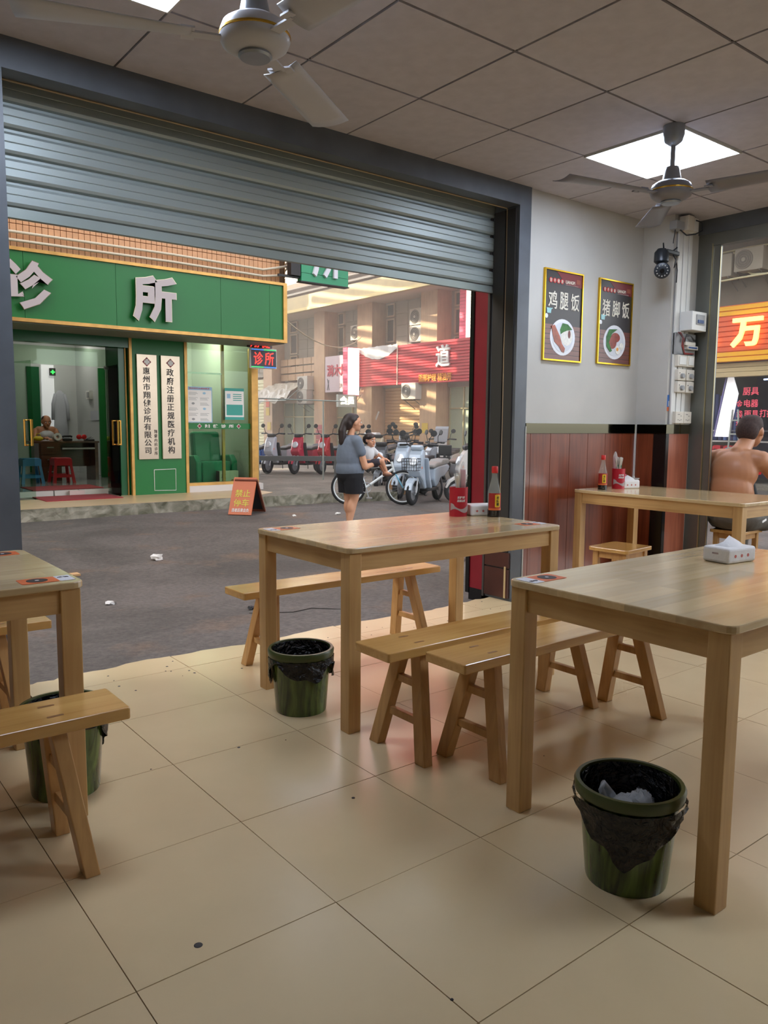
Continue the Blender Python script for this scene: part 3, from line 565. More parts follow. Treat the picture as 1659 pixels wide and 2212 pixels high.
# ================================================================ ceiling fans
m_fan = M('fan_white', (186, 184, 184), .35, ns=4, nv=.04); m_chrome = M('fan_chrome', (205, 200, 190), .15, 1); m_fcan = M('fan_silver', (150, 155, 160), .3, .6)
def make_fan(loc, label, angs, zb, mat=m_fan):
    t = thing('ceiling_fan', (loc[0], loc[1], 2.763), label, 'fan', 'ceiling fans'); b = zb-2.763
    G().lathe([(0, 0), (.055, 0), (.055, -.05), (.045, -.08), (.018, -.10), (0, -.10)], 24).obj('canopy', m_fcan, t, smooth=1)
    G().tube((0, 0, -.09), (0, 0, b+.10), .013, .013, 14).obj('downrod', m_fcan, t)
    G().lathe([(0, b+.12), (.034, b+.12), (.040, b+.10), (.050, b+.05), (.052, b+.04), (0, b+.04)], 24).obj('coupling', m_fcan, t, smooth=1)
    G().lathe([(0, b+.045), (.075, b+.045), (.098, b+.030), (.106, b+.010), (.108, b-.010), (.100, b-.028), (.088, b-.036), (.06, b-.05), (.045, b-.052), (0, b-.052)], 36).obj('motor', mat, t, smooth=1)
    G().lathe([(.107, b+.004), (.1095, b+.002), (.1095, b-.004), (.107, b-.006)], 36).obj('gold_band', m_gold, t, smooth=1); G().lathe([(.05, b-.051), (.052, b-.058), (.046, b-.064), (0, b-.066)], 28).obj('cap', m_fcan, t, smooth=1)
    for a in angs:
        T = RZ(a)
        o = G().box(.10, .20, -.018, .018, b-.020, b-.014, T).box(.18, .22, -.04, .04, b-.018, b-.012, T).obj('arm', mat, t)
        n = 8; g = G()
        def fb(u, v, s=0):
            x = .19+u*.49; wv = .058+.016*u; y = (v-.5)*2*wv; return T @ V((x, y, b-.012+s-.022*(v-.5)*(1.4-u)-.010*(1-(2*v-1)**2)))
        g.sheet(n, 6, lambda u, v: fb(u, v)); g.sheet(n, 6, lambda u, v: fb(u, v, .003))
        k = (n+1)*7
        bd = [i for i in range(n+1)]+[j*(n+1)+n for j in range(1, 7)]+[6*(n+1)+i for i in range(n-1, -1, -1)]+[j*(n+1) for j in range(5, 0, -1)]
        g.f += [(bd[i], bd[(i+1) % len(bd)], bd[(i+1) % len(bd)]+k, bd[i]+k) for i in range(len(bd))]
        g.obj('blade', mat, t, smooth=2)
    return t
make_fan((1.245, 2.235), 'white ceiling fan near the shutter, cut by the top edge', (36, -84, 158), 2.375)
make_fan((3.815, 2.425), 'dark ceiling fan hanging in front of the lit panel on the right', (163, -77, 43), 2.435, M('fan_dark', (120, 118, 122), .35))

g = G(); r5 = random.Random(11)
for k in range(46):
    x = r5.uniform(.95, 3.8) if k < 38 else r5.uniform(.9, 3); y = r5.uniform(3.35, 3.72) if k < 38 else r5.uniform(1.2, 2.6); s = r5.uniform(.002, .007)
    g.lathe([(s, 0), (s*.7, .0012), (0, .0016)], 7, c=(x, y, 0), T=None)
o = g.obj('dirt_specks', m_bk, None, kind='stuff'); o['label'] = 'dark specks of dirt scattered on the tiles along the street edge'; o['category'] = 'dirt'
# ================================================================ OUTSIDE: ground
m_road = M('worn_concrete', (98, 92, 86), .85)
def ground_mat(mt, ca, cb, cc, sc):
    nt = mt.node_tree; b = nt.nodes['Principled BSDF']; N = nt.nodes.new; L = nt.links.new; tc = N('ShaderNodeTexCoord')
    n1 = N('ShaderNodeTexNoise'); n1.inputs['Scale'].default_value = sc; n1.inputs['Detail'].default_value = 8; n1.inputs['Roughness'].default_value = .65; n1.inputs['Distortion'].default_value = .8
    n2 = N('ShaderNodeTexNoise'); n2.inputs['Scale'].default_value = 28; n2.inputs['Detail'].default_value = 6; n2.inputs['Roughness'].default_value = .7
    n3 = N('ShaderNodeTexNoise'); n3.inputs['Scale'].default_value = sc*3.1; n3.inputs['Detail'].default_value = 5
    for n in (n1, n2, n3): L(tc.outputs['Object'], n.inputs[0])
    r = N('ShaderNodeValToRGB'); r.color_ramp.elements[0].position = .36; r.color_ramp.elements[0].color = lin(ca); r.color_ramp.elements[1].position = .64; r.color_ramp.elements[1].color = lin(cb); L(n1.outputs[0], r.inputs[0])
    r3 = N('ShaderNodeValToRGB'); r3.color_ramp.elements[0].position = .56; r3.color_ramp.elements[0].color = (0, 0, 0, 1); r3.color_ramp.elements[1].position = .70; r3.color_ramp.elements[1].color = (1, 1, 1, 1); L(n3.outputs[0], r3.inputs[0])
    m0 = N('ShaderNodeMix'); m0.data_type = 'RGBA'; L(r3.outputs[0], m0.inputs[0]); L(r.outputs[0], m0.inputs[6]); m0.inputs[7].default_value = lin(cc)
    r2 = N('ShaderNodeValToRGB'); r2.color_ramp.elements[0].position = .3; r2.color_ramp.elements[0].color = (.62, .62, .62, 1); r2.color_ramp.elements[1].position = .7; r2.color_ramp.elements[1].color = (1.25, 1.25, 1.25, 1); L(n2.outputs[0], r2.inputs[0])
    mx = N('ShaderNodeMix'); mx.data_type = 'RGBA'; mx.blend_type = 'MULTIPLY'; mx.inputs[0].default_value = 1; L(m0.outputs[2], mx.inputs[6]); L(r2.outputs[0], mx.inputs[7]); L(mx.outputs[2], b.inputs['Base Color'])
    bp = N('ShaderNodeBump'); bp.inputs['Strength'].default_value = .5; bp.inputs['Distance'].default_value = .01; L(n2.outputs[0], bp.inputs['Height']); L(bp.outputs[0], b.inputs['Normal'])
ground_mat(m_road, (84, 78, 72), (112, 104, 98), (118, 98, 82), .55)
def sm(t): t = max(0, min(1, t)); return t*t*(3-2*t)
def rz_(x, y): return -.045-.115*sm((y-3.8)/3)+.006*math.sin(x*1.7)*math.sin(y*1.3)
g = G(); g.sheet(64, 64, lambda u, v: V((-14+32*u, 3.57+30.4*v*v+2*v*(1-v), rz_(-14+32*u, 3.57+30.4*v*v+2*v*(1-v)))))
g.sheet(20, 16, lambda u, v: V((7.3+11*u, -9+12.57*v, -.16 if v < .9 else -.16+(rz_(7.3+11*u, 3.57)+.16)*(v-.9)*10)))
road = g.obj('road', m_road, None, smooth=2); struct(road)
G().path([(2.45, 4.55, -.052), (2.7, 4.40, -.050), (2.86, 4.42, -.05), (3.05, 4.22, -.049), (3.25, 4.16, -.048), (3.35, 3.98, -.047)], [.002, .003, .003, .003, .002, .001], 4).obj('crack', M('crack_dark', (40, 36, 32), .9), road)
m_conc = M('pavement_concrete', (112, 106, 96), .85); ground_mat(m_conc, (100, 94, 82), (140, 132, 118), (118, 112, 100), .7); m_kerb = M('mossy_kerb', (156, 150, 134), .9, ns=5, c2=(88, 86, 68), bump=.6, dist=1)
g = G(); P = [(-14, 11.42), (5.9, 11.40), (7.7, 11.30), (8.9, 10.95), (9.6, 12.2), (11.6, 14.8), (13.6, 19), (15.2, 26), (15.2, 33.5), (-14, 33.5)]
g.prism(P, -.2, 0); pv = g.obj('pavement', m_conc, None); struct(pv)
random.seed(3); g = G(); P2 = [(-14, 11.42), (2.5, 11.41), (4.2, 11.40), (5.9, 11.40), (6.8, 11.36), (7.7, 11.30), (8.3, 11.1), (8.9, 10.95)]
def kp(u, v):
    s = u*(len(P2)-1); i = min(int(s), len(P2)-2); f = s-i; x = P2[i][0]+(P2[i+1][0]-P2[i][0])*f; y = P2[i][1]+(P2[i+1][1]-P2[i][1])*f
    return V((x, y-.03-.025*v*0+random.uniform(-.009, .009)-.03*(1-v), -.17+.175*v+random.uniform(-.004, .004)))
g.sheet(120, 3, kp); n = len(g.v); g.obj('kerb', m_kerb, pv)
G().prism([(-14, 11.47), (6.2, 11.46), (6.95, 12.0), (6.95, 12.8), (-14, 12.8)], 0, .006).obj('paving', M('tan_paving', (196, 168, 128), .35, ns=4, nv=.06), pv)
# ================================================================ the clinic opposite
m_gr = M('green_panel', (14, 112, 44), .42, ns=1.2, nv=.06); m_gr2 = M('green_panel_deep', (20, 92, 50), .25); m_gt = M('gold_trim', (196, 150, 84), .4, .6, ns=6, nv=.15); m_wall = M('clinic_wall', (196, 198, 194), .6)
cb = thing('clinic_building', (0, 12.8, 0), 'green-fronted clinic across the street with tiled upper wall', 'building')
def cbx(name, mat, *b, **k):
    g = G()
    for i in range(0, len(b), 6): g.box(b[i], b[i+1], b[i+2]-12.8, b[i+3]-12.8, b[i+4], b[i+5])
    return g.obj(name, mat, cb, **k)
cbx('upper_wall', M('mortar', (120, 92, 70), .9), -12, 7.72, 12.84, 22.5, 3.62, 15)
g = G(); bw, bh = .082, .225; r = 0
for k in range(6):
    z = 3.66+k*(bh+.010)
    for i in range(120):
        x = -3.2+i*(bw+.008)
        if x+bw < 7.73 and x > 1.5: g.box(x, x+bw, -.0, .05, z, z+bh)
for k in range(6):
    for i in range(12): g.box(7.71, 7.74, .04+i*.09, .12+i*.09, 3.66+k*.235, 3.66+k*.235+bh)
g.obj('wall_tiles', M('orange_wall_tile', (206, 152, 106), .45, ns=9, nv=.08), cb, kind='stuff')
for z, dz in ((3.98, .10), (3.86, .06)): G().path([(-3, -.09, z-.02), (2, -.09, z), (5.5, -.09, z+.01), (7.2, -.09, z-dz*.2), (7.7, -.09, z+dz)], .022, 8).obj('pipe', M('pipe_cream', (214, 200, 176), .5), cb, smooth=2)
cbx('header', m_gr2, -12, 4.72, 12.7, 12.9, 2.41, 3.62); cbx('soffit', M('soffit_grey', (120, 128, 112), .6), 4.72, 7.15, 12.0, 12.9, 2.64, 2.72, 7.0, 7.15, 12.6, 12.9, 2.5, 3.62, 5.66, 7.1, 12.78, 12.9, 2.60, 3.62)
cbx('green_wall', m_gr, -12, 2.96, 12.74, 12.9, 0, 2.41); cbx('door_side', m_gr2, 4.56, 4.72, 12.8, 13.4, 0, 2.6); cbx('door_side', m_gr2, 2.82, 2.96, 12.9, 13.4, 0, 2.6)
col = cbx('green_column', m_gr, 4.72, 5.66, 12.70, 12.9, 0, 2.7)
cbx('gold_strip', m_gt, 4.70, 4.745, 12.68, 12.74, 0, 2.66); cbx('gold_strip', m_gt, 5.65, 5.70, 12.68, 12.80, 0, 2.66); cbx('gold_corner', m_gt, 6.95, 7.08, 12.72, 12.86, .12, 2.55); cbx('gold_sill', m_gt, 5.70, 7.0, 12.74, 12.86, .115, .165)
cbx('gold_strip', m_gt, 4.66, 4.68, 12.78, 12.80, .0, 2.6); cbx('sill', M('white_tile', (214, 206, 200), .3), 5.66, 7.16, 12.70, 12.95, 0, .115)
cbx('side_wall', m_wall, 7.02, 7.08, 12.9, 18.4, 0, 3.6); cbx('side_wall', m_wall, -1, -.9, 12.9, 18.4, 0, 3.6); cbx('back_wall', m_wall, -1, 7.0, 18.3, 18.4, 0, 3.6); cbx('ceiling_slab', m_wall, -1, 7.05, 12.9, 18.4, 2.95, 3.05)
cbx('partition', m_wall, 5.55, 5.62, 14.2, 18.3, 0, 2.95); cbx('partition', m_wall, 5.62, 7.02, 15.4, 15.45, 0, 2.95)
cbx('inner_floor', M('inner_floor', (150, 150, 146), .15, ns=2, nv=.1), -1, 7.0, 13.3, 18.3, 0, .085); cbx('step', M('white_tile', (214, 206, 200), .3), 2.96, 3.6, 13.25, 13.31, 0, .09, 3.62, 4.0, 13.25, 13.31, 0, .09, 4.02, 4.56, 13.25, 13.31, 0, .09)
cbx('floor_slab', m_conc, 5.66, 7.0, 12.9, 13.3, 0, .08)
m_lampc = M('clinic_lamp', (240, 238, 230), .5, em=20)
cbx('lamp', m_lampc, 3.6, 4.8, 15.2, 15.35, 2.90, 2.94, 4.7, 5.3, 17.3, 17.45, 2.90, 2.94); cbx('lamp', M('clinic_window_fill', (240, 238, 215), .5, em=60), 5.9, 6.8, 14.2, 14.35, 2.90, 2.94)  # front one is an unseen fill light added to brighten the window room
q = lambda x: x*1.04; 
cbx('inner_panel', m_gr2, 4.50, 4.76, 18.26, 18.3, 0.1, 2.4); cbx('inner_doorway', M('lit_wall_glow', (236, 238, 236), .5, em=.35), 4.80, 5.06, 18.24, 18.3, .3, 2.45); cbx('inner_panel', m_gr, 5.36, 5.54, 16.2, 16.25, .085, 2.3); cbx('inner_gold', m_gt, 5.50, 5.55, 16.15, 16.2, .085, 2.2)  # doorway wall glows a little to stand in for its room light
m_gl = glass('shop_glass', (226, 240, 226), .30); m_dg = glass('door_glass', (226, 238, 228), .06)
gp = cbx('front_glass', m_gl, 5.70, 6.95, 12.795, 12.805, .165, 2.60); cbx('transom_glass', m_gl, 2.96, 4.56, 13.30, 13.31, 2.12, 2.41)
cbx('window_bar', m_gt, 6.42, 6.47, 12.84, 12.88, .165, 2.6); cbx('window_bar', m_steel, 5.70, 6.42, 12.85, 12.87, 2.06, 2.09)
band = cbx('green_band', m_gr, 5.70, 6.95, 12.780, 12.790, 1.105, 1.205)
m_w = M('letter_white', (236, 232, 226), .5); m_lr = M('logo_red', (150, 40, 56), .5)
text('lettering', '翔  健  诊  所', m_w, band, FY(6.33, -.021, 1.155), .56, .062, .003, .02)
def logo(parent, x, y, z, s, ring=m_lr, inner=m_w):
    G().prism([(0, -s), (s, 0), (0, s), (-s, 0)], 0, .003, FY(x, y, z)).obj('logo', ring, parent); a = .30*s; b = .62*s
    G().prism([(-a, -b), (a, -b), (a, -a), (b, -a), (b, a), (a, a), (a, b), (-a, b), (-a, a), (-b, a), (-b, -a), (-a, -a)], .003, .005, FY(x, y, z)).obj('logo', inner, parent)
logo(band, 5.95, -.021, 1.155, .042, m_w, m_lr); logo(band, 6.71, -.021, 1.155, .042, m_w, m_lr)
G().path([(5.08, -.105, .42), (5.46, -.105, .425), (5.46, -.105, .06), (5.08, -.105, .07), (5.08, -.105, .42)], .006, 4).obj('chalk_square', m_w, col)
# brushed plates on the green column
m_plq = M('brushed_plate', (196, 178, 158), .3, .75, ns=3, nv=.06); m_ink = M('plate_ink', (52, 46, 44), .5)
for x0, x1, s, lb in ((4.815, 5.155, '惠州市翔健诊所有限公司', 'left tall brushed metal plate on the green column'), (5.225, 5.560, '政府注册正规医疗机构', 'right tall brushed metal plate on the green column')):
    t = thing('name_plate', ((x0+x1)/2, 12.665, .60), lb, 'plate', 'vertical metal name plates'); w2 = (x1-x0)/2
    G().box(-w2, w2, 0, .03, 0, 1.72).obj('plate', m_plq, t, bev=.003); logo(t, .0, -.002, 1.60, .075)
    text('lettering', s, m_ink, t, FY(-.01, -.002, .80), .125, 1.42, .004, .01, vert=True)
    if x0 < 5: text('lettering', '翔健内科诊所', m_ink, t, FY(.125, -.002, .28), .055, .42, .004, 0, vert=True)
# sign board
t = thing('shop_sign', (0, 11.8, 2.6), 'big green gold-edged shop sign board with two silver characters', 'sign')
for x0, x1 in ((1.2, 2.92), (2.925, 4.20), (4.205, 5.9), (5.905, 6.80), (6.805, 7.06)): G().box(x0, x1, 0, .2, .03, .94).obj('panel', m_gr, t)
G().box(1.2, 7.13, -.03, .2, .94, .985).box(1.2, 7.13, -.03, .2, -.015, .035).box(7.06, 7.13, -.03, .2, .035, .94).obj('edge_trim', m_gt, t); G().box(1.2, 7.1, .02, .9, -.03, -.016).obj('underside', M('soffit_grey', (120, 128, 112)), t)
m_lf = M('letter_face', (190, 178, 178), .45); m_ls = M('letter_side', (150, 140, 120), .2, .9)
for s, x, z, wd, hg in (('诊', 2.955, .475, .66, .68), ('所', 4.765, .475, .70, .70)):
    o = text('letter', s, m_ls, t, FY(x, -.05, z), wd, hg, .045, .040); text('letter_face', s, m_lf, o, FY(x, -.096, z), wd*.975, hg*.975, .003, .036)
# LED signs, hanging sign
t = thing('led_sign', (6.965, 12.3, 2.17), 'small lit LED sign with red characters and blue-green border beside the clinic window', 'sign')
G().box(-.265, .265, 0, .06, 0, .35).obj('cabinet', m_w, t, bev=.01); G().box(-.25, .25, -.004, 0, .012, .338).obj('screen', M('led_back', (60, 50, 60), .4), t)
m_ler = M('led_red', (255, 50, 40), .5, em=3); m_leb = M('led_blue', (60, 130, 255), .5, em=3); m_leg = M('led_green', (60, 230, 110), .5, em=3)
text('lettering', '诊', m_ler, t, FY(-.11, -.006, .175), .18, .22, .004, .004); text('lettering', '所', m_ler, t, FY(.11, -.006, .175), .18, .22, .004, .004)
for k in range(18):
    x = -.235+.0276*k
    for z, mm in ((.325, m_leb if k < 9 else m_leg), (.026, m_leg if k < 9 else m_leb)): G().cbox((x, -.008, z), (.014, .006, .012)).obj('led', mm, t)
t = thing('led_sign', (6.94, 12.38, 2.535), 'red LED characters half hidden above the small LED sign', 'sign'); G().box(-.24, .24, 0, .04, 0, .22).obj('cabinet', M('led_back', (60, 50, 60)), t)
text('lettering', '翔', m_ler, t, FY(-.11, -.002, .10), .17, .19, .004, .004); text('lettering', '健', m_ler, t, FY(.11, -.002, .10), .17, .19, .004, .004); G().box(-.1, .1, .04, .4, .05, .08).obj('bracket', m_bk, t)
t = thing('hanging_sign', (7.88, 12.5, 3.80), 'green slatted hanging sign beyond the clinic, seen under the shutter', 'sign')
for k in range(5): G().box(0, 1.05, 0, .14, .02+.15*k, .163+.15*k).obj('board', M('green_slat', (46, 150, 104), .4), t)
G().box(-.02, 1.07, -.01, .15, 0, .018).box(-.22, -.02, .0, .14, .1, .62).obj('frame', m_bk, t); G().box(-.45, 0, .06, .1, .06, .1).obj('bracket', m_bk, t)
text('lettering', '所', M('led_dot_white', (225, 222, 230), .5), t, FY(.54, -.002, .40), .62, .56, .05, .03)
# clinic doors and contents
for n, (hx, hy, fx_, fy_) in enumerate(((2.98, 13.28, 3.17, 12.62), (4.50, 13.28, 4.44, 12.52))):
    d = bpy.data.objects.new('door_%d' % (n+1), None); COL.objects.link(d); d.location = (hx, hy, 0); struct(d); v = V((fx_-hx, fy_-hy, 0)); L = v.length; d.rotation_euler = (0, 0, math.atan2(v.y, v.x))
    G().box(0, L, -.006, .006, .02, 2.12).obj('pane', m_dg, d); G().box(0, .06, -.012, .012, .0, .05).box(0, .06, -.012, .012, 2.08, 2.14).obj('pivot', m_steel, d)
    g = G()
    for sgn in (-1, 1): g.path([(L-.13, sgn*.06, .84), (L-.13, sgn*.06, 1.24)], .016, 6).path([(L-.13, 0, .85), (L-.13, sgn*.06, .85)], .012, 6).path([(L-.13, 0, 1.23), (L-.13, sgn*.06, 1.23)], .012, 6)
    g.path([(L-.05, 0, .84), (L-.05, 0, 1.24)], .016, 6).path([(L-.13, 0, .85), (L-.05, 0, .85)], .014, 6).path([(L-.13, 0, 1.23), (L-.05, 0, 1.23)], .014, 6); g.obj('handle', M('brass', (214, 160, 80), .2, 1), d)
m_mat = M('red_mat', (150, 52, 56), .9, ns=40, nv=.1)
tag(G().box(3.25, 4.42, 12.35, 13.15, .006, .018).obj('door_mat', m_mat), 'faded red door mat on the paving in front of the clinic step', 'mat'); tag(G().box(3.35, 4.5, 13.5, 14.3, .086, .095).obj('door_mat', m_mat), 'red mat on the clinic floor just inside the door', 'mat')
tag(G().box(-.12, .12, -.03, .03, 0, .07).obj('small_box', M('pink_white_box', (214, 190, 186), .5)), 'small pale box standing against the clinic step', 'box').location = (3.95, 13.19, .018)
t = thing('desk', (4.0, 15.55, .085), 'brown office desk with drawers inside the clinic', 'desk'); m_desk = wood('desk_wood', 'x', (110, 66, 42), (76, 42, 28), .3)
G().box(-.12, 1.12, 0, .6, .72, .755).obj('desktop', m_desk, t); G().box(0, .40, .02, .58, 0, .72).obj('pedestal', m_desk, t); G().box(1.04, 1.10, .02, .58, 0, .72).obj('side_panel', m_desk, t); G().box(.40, 1.04, .4, .42, .25, .72).obj('back_panel', m_desk, t)
for k in range(3): o = G().box(.03, .37, -.005, .02, .05+.23*k, .26+.23*k).obj('drawer', m_desk, t); G().box(.14, .26, -.02, -.005, .17+.23*k, .19+.23*k).obj('handle', m_steel, o)
G().box(.42, 1.03, -.01, .3, .60, .63).obj('keyboard_tray', M('tray_white', (190, 190, 185), .4), t)
def pstool(loc, col, label, nm, h=.46, w0=.15):
    t = thing('plastic_stool', loc, label, 'stool', 'plastic stools'); m_ = M(nm, col, .35)
    o = G().prism(rrect(-w0, w0, -w0, w0, .04), h-.03, h).obj('seat', m_, t, bev=.006)
    for sx in (-1, 1):
        for sy in (-1, 1):
            g = G(); vs = []
            for k, z in ((1.35, 0), (.95, h-.02)):
                for ax, ay in ((1, 1), (.72, 1), (.72, .9), (.9, .9), (.9, .72), (1, .72)): vs.append((sx*w0*k*ax, sy*w0*k*ay, z))
            g.add(vs, [(0, 1, 7, 6), (1, 2, 8, 7), (2, 3, 9, 8), (3, 4, 10, 9), (4, 5, 11, 10), (5, 0, 6, 11), (5, 4, 3, 2, 1, 0), (6, 7, 8, 9, 10, 11)]); g.obj('leg', m_, t)
    for sg in (-1, 1):
        G().box(-w0*1.05, w0*1.05, sg*w0*1.03-.004, sg*w0*1.03+.004, h*.70, h-.02).obj('apron', m_, t); G().box(sg*w0*1.03-.004, sg*w0*1.03+.004, -w0*1.05, w0*1.05, h*.70, h-.02).obj('apron', m_, t)
        G().box(-w0*1.15, w0*1.15, sg*w0*1.14-.004, sg*w0*1.14+.004, h*.22, h*.34).obj('rail', m_, t)
    return t
pstool((4.27, 15.15, .085), (190, 28, 40), 'red plastic stool in front of the clinic desk', 'stool_red'); pstool((3.74, 15.2, .085), (40, 130, 180), 'blue plastic stool seen through the left clinic door leaf', 'stool_blue')
for nm, lb, x, y, mk in (('paper_roll', 'round white paper roll lying on the clinic desk', 4.37, 15.7, 0), ('desk_phone', 'black telephone on the clinic desk', 4.56, 15.7, 1), ('red_ribbon', 'red ribbon bow on the clinic desk', 4.83, 15.7, 2), ('yellow_bag', 'yellow bag at the left end of the clinic desk', 4.03, 15.7, 3), ('pen_tray', 'dark tray of pens on the clinic desk beside the ribbon', 4.98, 15.72, 4)):
    t = thing(nm, (x, y, .84), lb, 'desk item')
    if mk == 0: G().lathe([(.03, -.06), (.075, -.06), (.075, .06), (.03, .06)], 20, T=TR(0, 0, .075) @ RX(80), close=True).obj('roll', M('roll_white', (205, 205, 195), .6), t, smooth=1)
    elif mk == 1: G().box(-.08, .08, -.06, .06, 0, .05).obj('body', m_bk, t, bev=.01); G().path([(-.09, 0, .08), (-.06, 0, .095), (.06, 0, .095), (.09, 0, .08)], .02, 8).obj('handset', m_bk, t)
    elif mk == 2: G().ell((-.05, 0, .08), (.05, .02, .05), n=8).ell((.05, 0, .08), (.05, .02, .05), n=8).ell((0, 0, .07), (.02, .025, .025), n=8).obj('bow', M('ribbon_red', (220, 30, 30), .4), t, smooth=2)
    elif mk == 3: G().ell((0, 0, .05), (.09, .06, .05), n=8).path([(-.04, 0, .08), (-.03, 0, .14), (.03, 0, .14), (.04, 0, .08)], .008, 6).obj('bag', M('bag_yellow', (214, 190, 30), .5), t, smooth=2)
    else: G().box(-.09, .09, -.05, .05, 0, .03).path([(-.06, 0, .03), (.08, .0, .06)], .005, 5).path([(-.06, .02, .03), (.05, .02, .08)], .005, 5).obj('tray', m_bk, t)
t = thing('white_coat', (5.16, 18.2, 1.9), 'white coat hanging on the clinic back wall', 'coat'); m_coat = M('coat', (190, 192, 198), .8)
G().lathe([(.03, 0), (.09, -.06), (.12, -.3), (.14, -.7), (.17, -1.05), (.15, -1.06), (.1, -.5)], 14, T=Mx.Diagonal((1, .35, 1, 1))).obj('body', m_coat, t, smooth=2); G().path([(.09, 0, -.08), (.15, 0, -.3), (.16, 0, -.65)], .04, 8).path([(-.09, 0, -.08), (-.15, 0, -.3), (-.16, 0, -.65)], .04, 8).obj('sleeve', m_coat, t, smooth=2)
t = thing('wall_box', (5.50, 17.3, 1.70), 'small grey-white wall box with screen inside the clinic', 'box'); G().box(-.02, .05, -.12, .12, 0, .18).obj('case', m_pvw, t); G().box(-.03, -.02, -.1, .04, .03, .15).obj('screen', m_gs, t)
t = thing('wall_notice', (5.50, 17.0, 1.25), 'sheet of paper taped to the clinic wall', 'notice'); G().box(.03, .04, -.3, .3, 0, .2).obj('paper', m_coat, t)
t = thing('exit_lamp', (5.02, 18.2, 2.28), 'small green cross lamp on the clinic wall', 'lamp'); G().box(-.06, .06, -.03, .03, -.06, .1).obj('case', m_bk, t); G().box(-.045, .045, -.035, -.03, .0, .03).box(-.015, .015, -.036, -.03, -.03, .06).obj('cross', M('cross_green', (60, 220, 90), .5, em=1.5), t)
# green recliner and things at the window
t = thing('recliner_chair', (6.50, 13.55, .085), 'teal leather recliner armchair behind the clinic window', 'armchair'); m_teal = M('teal_leather', (24, 146, 112), .35, ns=5, nv=.08)
G().box(-.30, .30, -.22, .30, .12, .42).obj('seat', m_teal, t, bev=.04); o = G().box(-.28, .28, .0, .16, .35, .98, RX(-8)).obj('backrest', m_teal, t, bev=.05)
for s in (-1, 1): G().prism([(-.32, 0), (.34, 0), (.34, .36), (.2, .52), (-.2, .54), (-.32, .42)], s*.30-.0, s*.42, Mx(((0, 0, 1, 0), (1, 0, 0, 0), (0, 1, 0, 0), (0, 0, 0, 1)))).obj('armrest', m_teal, t, bev=.03)
G().box(-.29, .29, -.30, -.22, 0.02, .42).obj('footrest', m_teal, t, bev=.03)
t = thing('gift_box', (6.66, 13.08, .085), 'white printed peach gift box on the clinic floor behind the glass', 'box'); G().box(-.19, .19, 0, .12, 0, .25).obj('carton', M('carton_white', (214, 220, 200), .4), t); G().box(-.20, -.19, 0, .12, 0, .25).obj('carton_side', m_redwood, t)
for cx_, cz_ in ((.07, .06), (.13, .065)): G().prism(circ(cx_, cz_, .035, 14), 0, .002, FY(0, -.002, 0)).obj('print', M('peach', (206, 140, 96), .5), t)
text('lettering', '桃', m_ink, t, FY(-.11, -.002, .15), .09, .12, .002)
m_pb = M('poster_blue', (150, 190, 214), .5); m_pt = M('poster_teal', (60, 160, 146), .5)
for nm, x, z0, wd, hg, lb in ((0, 5.96, 1.215, .48, .62, 'pale blue notice poster full of small pictures on the clinic glass'), (1, 6.635, 1.27, .38, .56, 'teal and white notice poster on the clinic glass')):
    t = thing('notice_poster', (x, 12.785, z0), lb, 'poster', 'paper posters on the clinic glass')
    G().box(-wd/2, wd/2, -.003, 0, 0, hg).obj('paper', m_pb if nm == 0 else m_pt, t)
    if nm == 0:
        G().box(-wd/2+.015, wd/2-.015, -.004, -.003, .015, hg-.06).obj('print', m_w, t); text('lettering', '肺结核防治健康教育', M('logo_red2', (200, 60, 60), .5), t, FY(0, -.0045, hg-.03), .38, .03, .001)
        for k in range(2):
            for j in range(6):
                for l in range(3): G().box(-.2+.21*k, -.2+.21*k+.17-.02*((j+l) % 3), -.0046, -.004, .03+.09*j+.018*l, .036+.09*j+.018*l).obj('print', m_gs, t) if (j+k) % 3 else None
                if (j+k) % 3 == 0: G().prism(circ(-.12+.21*k, .06+.09*j, .03, 10, .02), 0, .001, FY(0, -.004, 0)).obj('print', m_pb if k else m_gs, t)
    else:
        G().box(-wd/2+.005, wd/2-.005, -.004, -.003, .05, hg-.05).obj('print', m_w, t); G().box(-.16, .16, -.005, -.004, .08, .27).obj('print', m_pt, t)
        for j in range(4): G().box(-.03, .14, -.005, -.004, .34+.035*j, .355+.035*j).obj('print', m_pt, t)
        G().box(-.15, -.08, -.005, -.004, .38, .46).obj('print', m_pb, t)
# A-frame board on the road
t = thing('a_frame_sign', (5.62, 10.55, -.15), 'folding orange no-parking board standing on the road before the kerb', 'sign'); m_aw = M('a_frame_wood', (120, 66, 48), .5); m_ao = M('a_frame_orange', (206, 110, 66), .45); m_ag = M('a_board_dark', (46, 50, 54), .4)
# leaning panels: left one faces -X/-Y, right one faces +X
LT = plane((-.30, 0, 0), (.5, -.8, 0), (.30, .19, .60)); 
T = plane((-.26, -.02, .0), (.62, -.72, 0), V((.36, .31, .0))*.62+V((0, 0, .60)))
G().box(-.02, .34, 0, .60, -.01, .01, T).obj('orange_panel', m_ao, t)
for k, s in enumerate(('禁止', '停车')): text('lettering', s, M('sign_yellow', (214, 200, 70), .5), t, T @ TR(.16, .34-.15*k, .011), .24, .12, .003, .01)
text('lettering', '违者后果自负', m_w, t, T @ TR(.16, .07, .011), .27, .06, .003, .01)
T2 = plane((.14, -.24, .0), (-.62, .72, 0), V((-.36, -.31, 0))*-.0+V((-.20, -.17, .60)))
T2 = plane((.40, .10, .0), (.62*-1, .72, 0), V((-.30, -.26, .58)))
for b in ((0, .03, 0, .62), (.33, .36, 0, .62), (.03, .33, 0, .04), (.03, .33, .58, .62)): G().box(b[0]-.02, b[1]-.02, b[2], b[3], -.015, .015, T2).obj('frame', m_aw, t)
G().box(.01, .31, .04, .58, -.004, .004, T2).obj('dark_panel', m_ag, t)
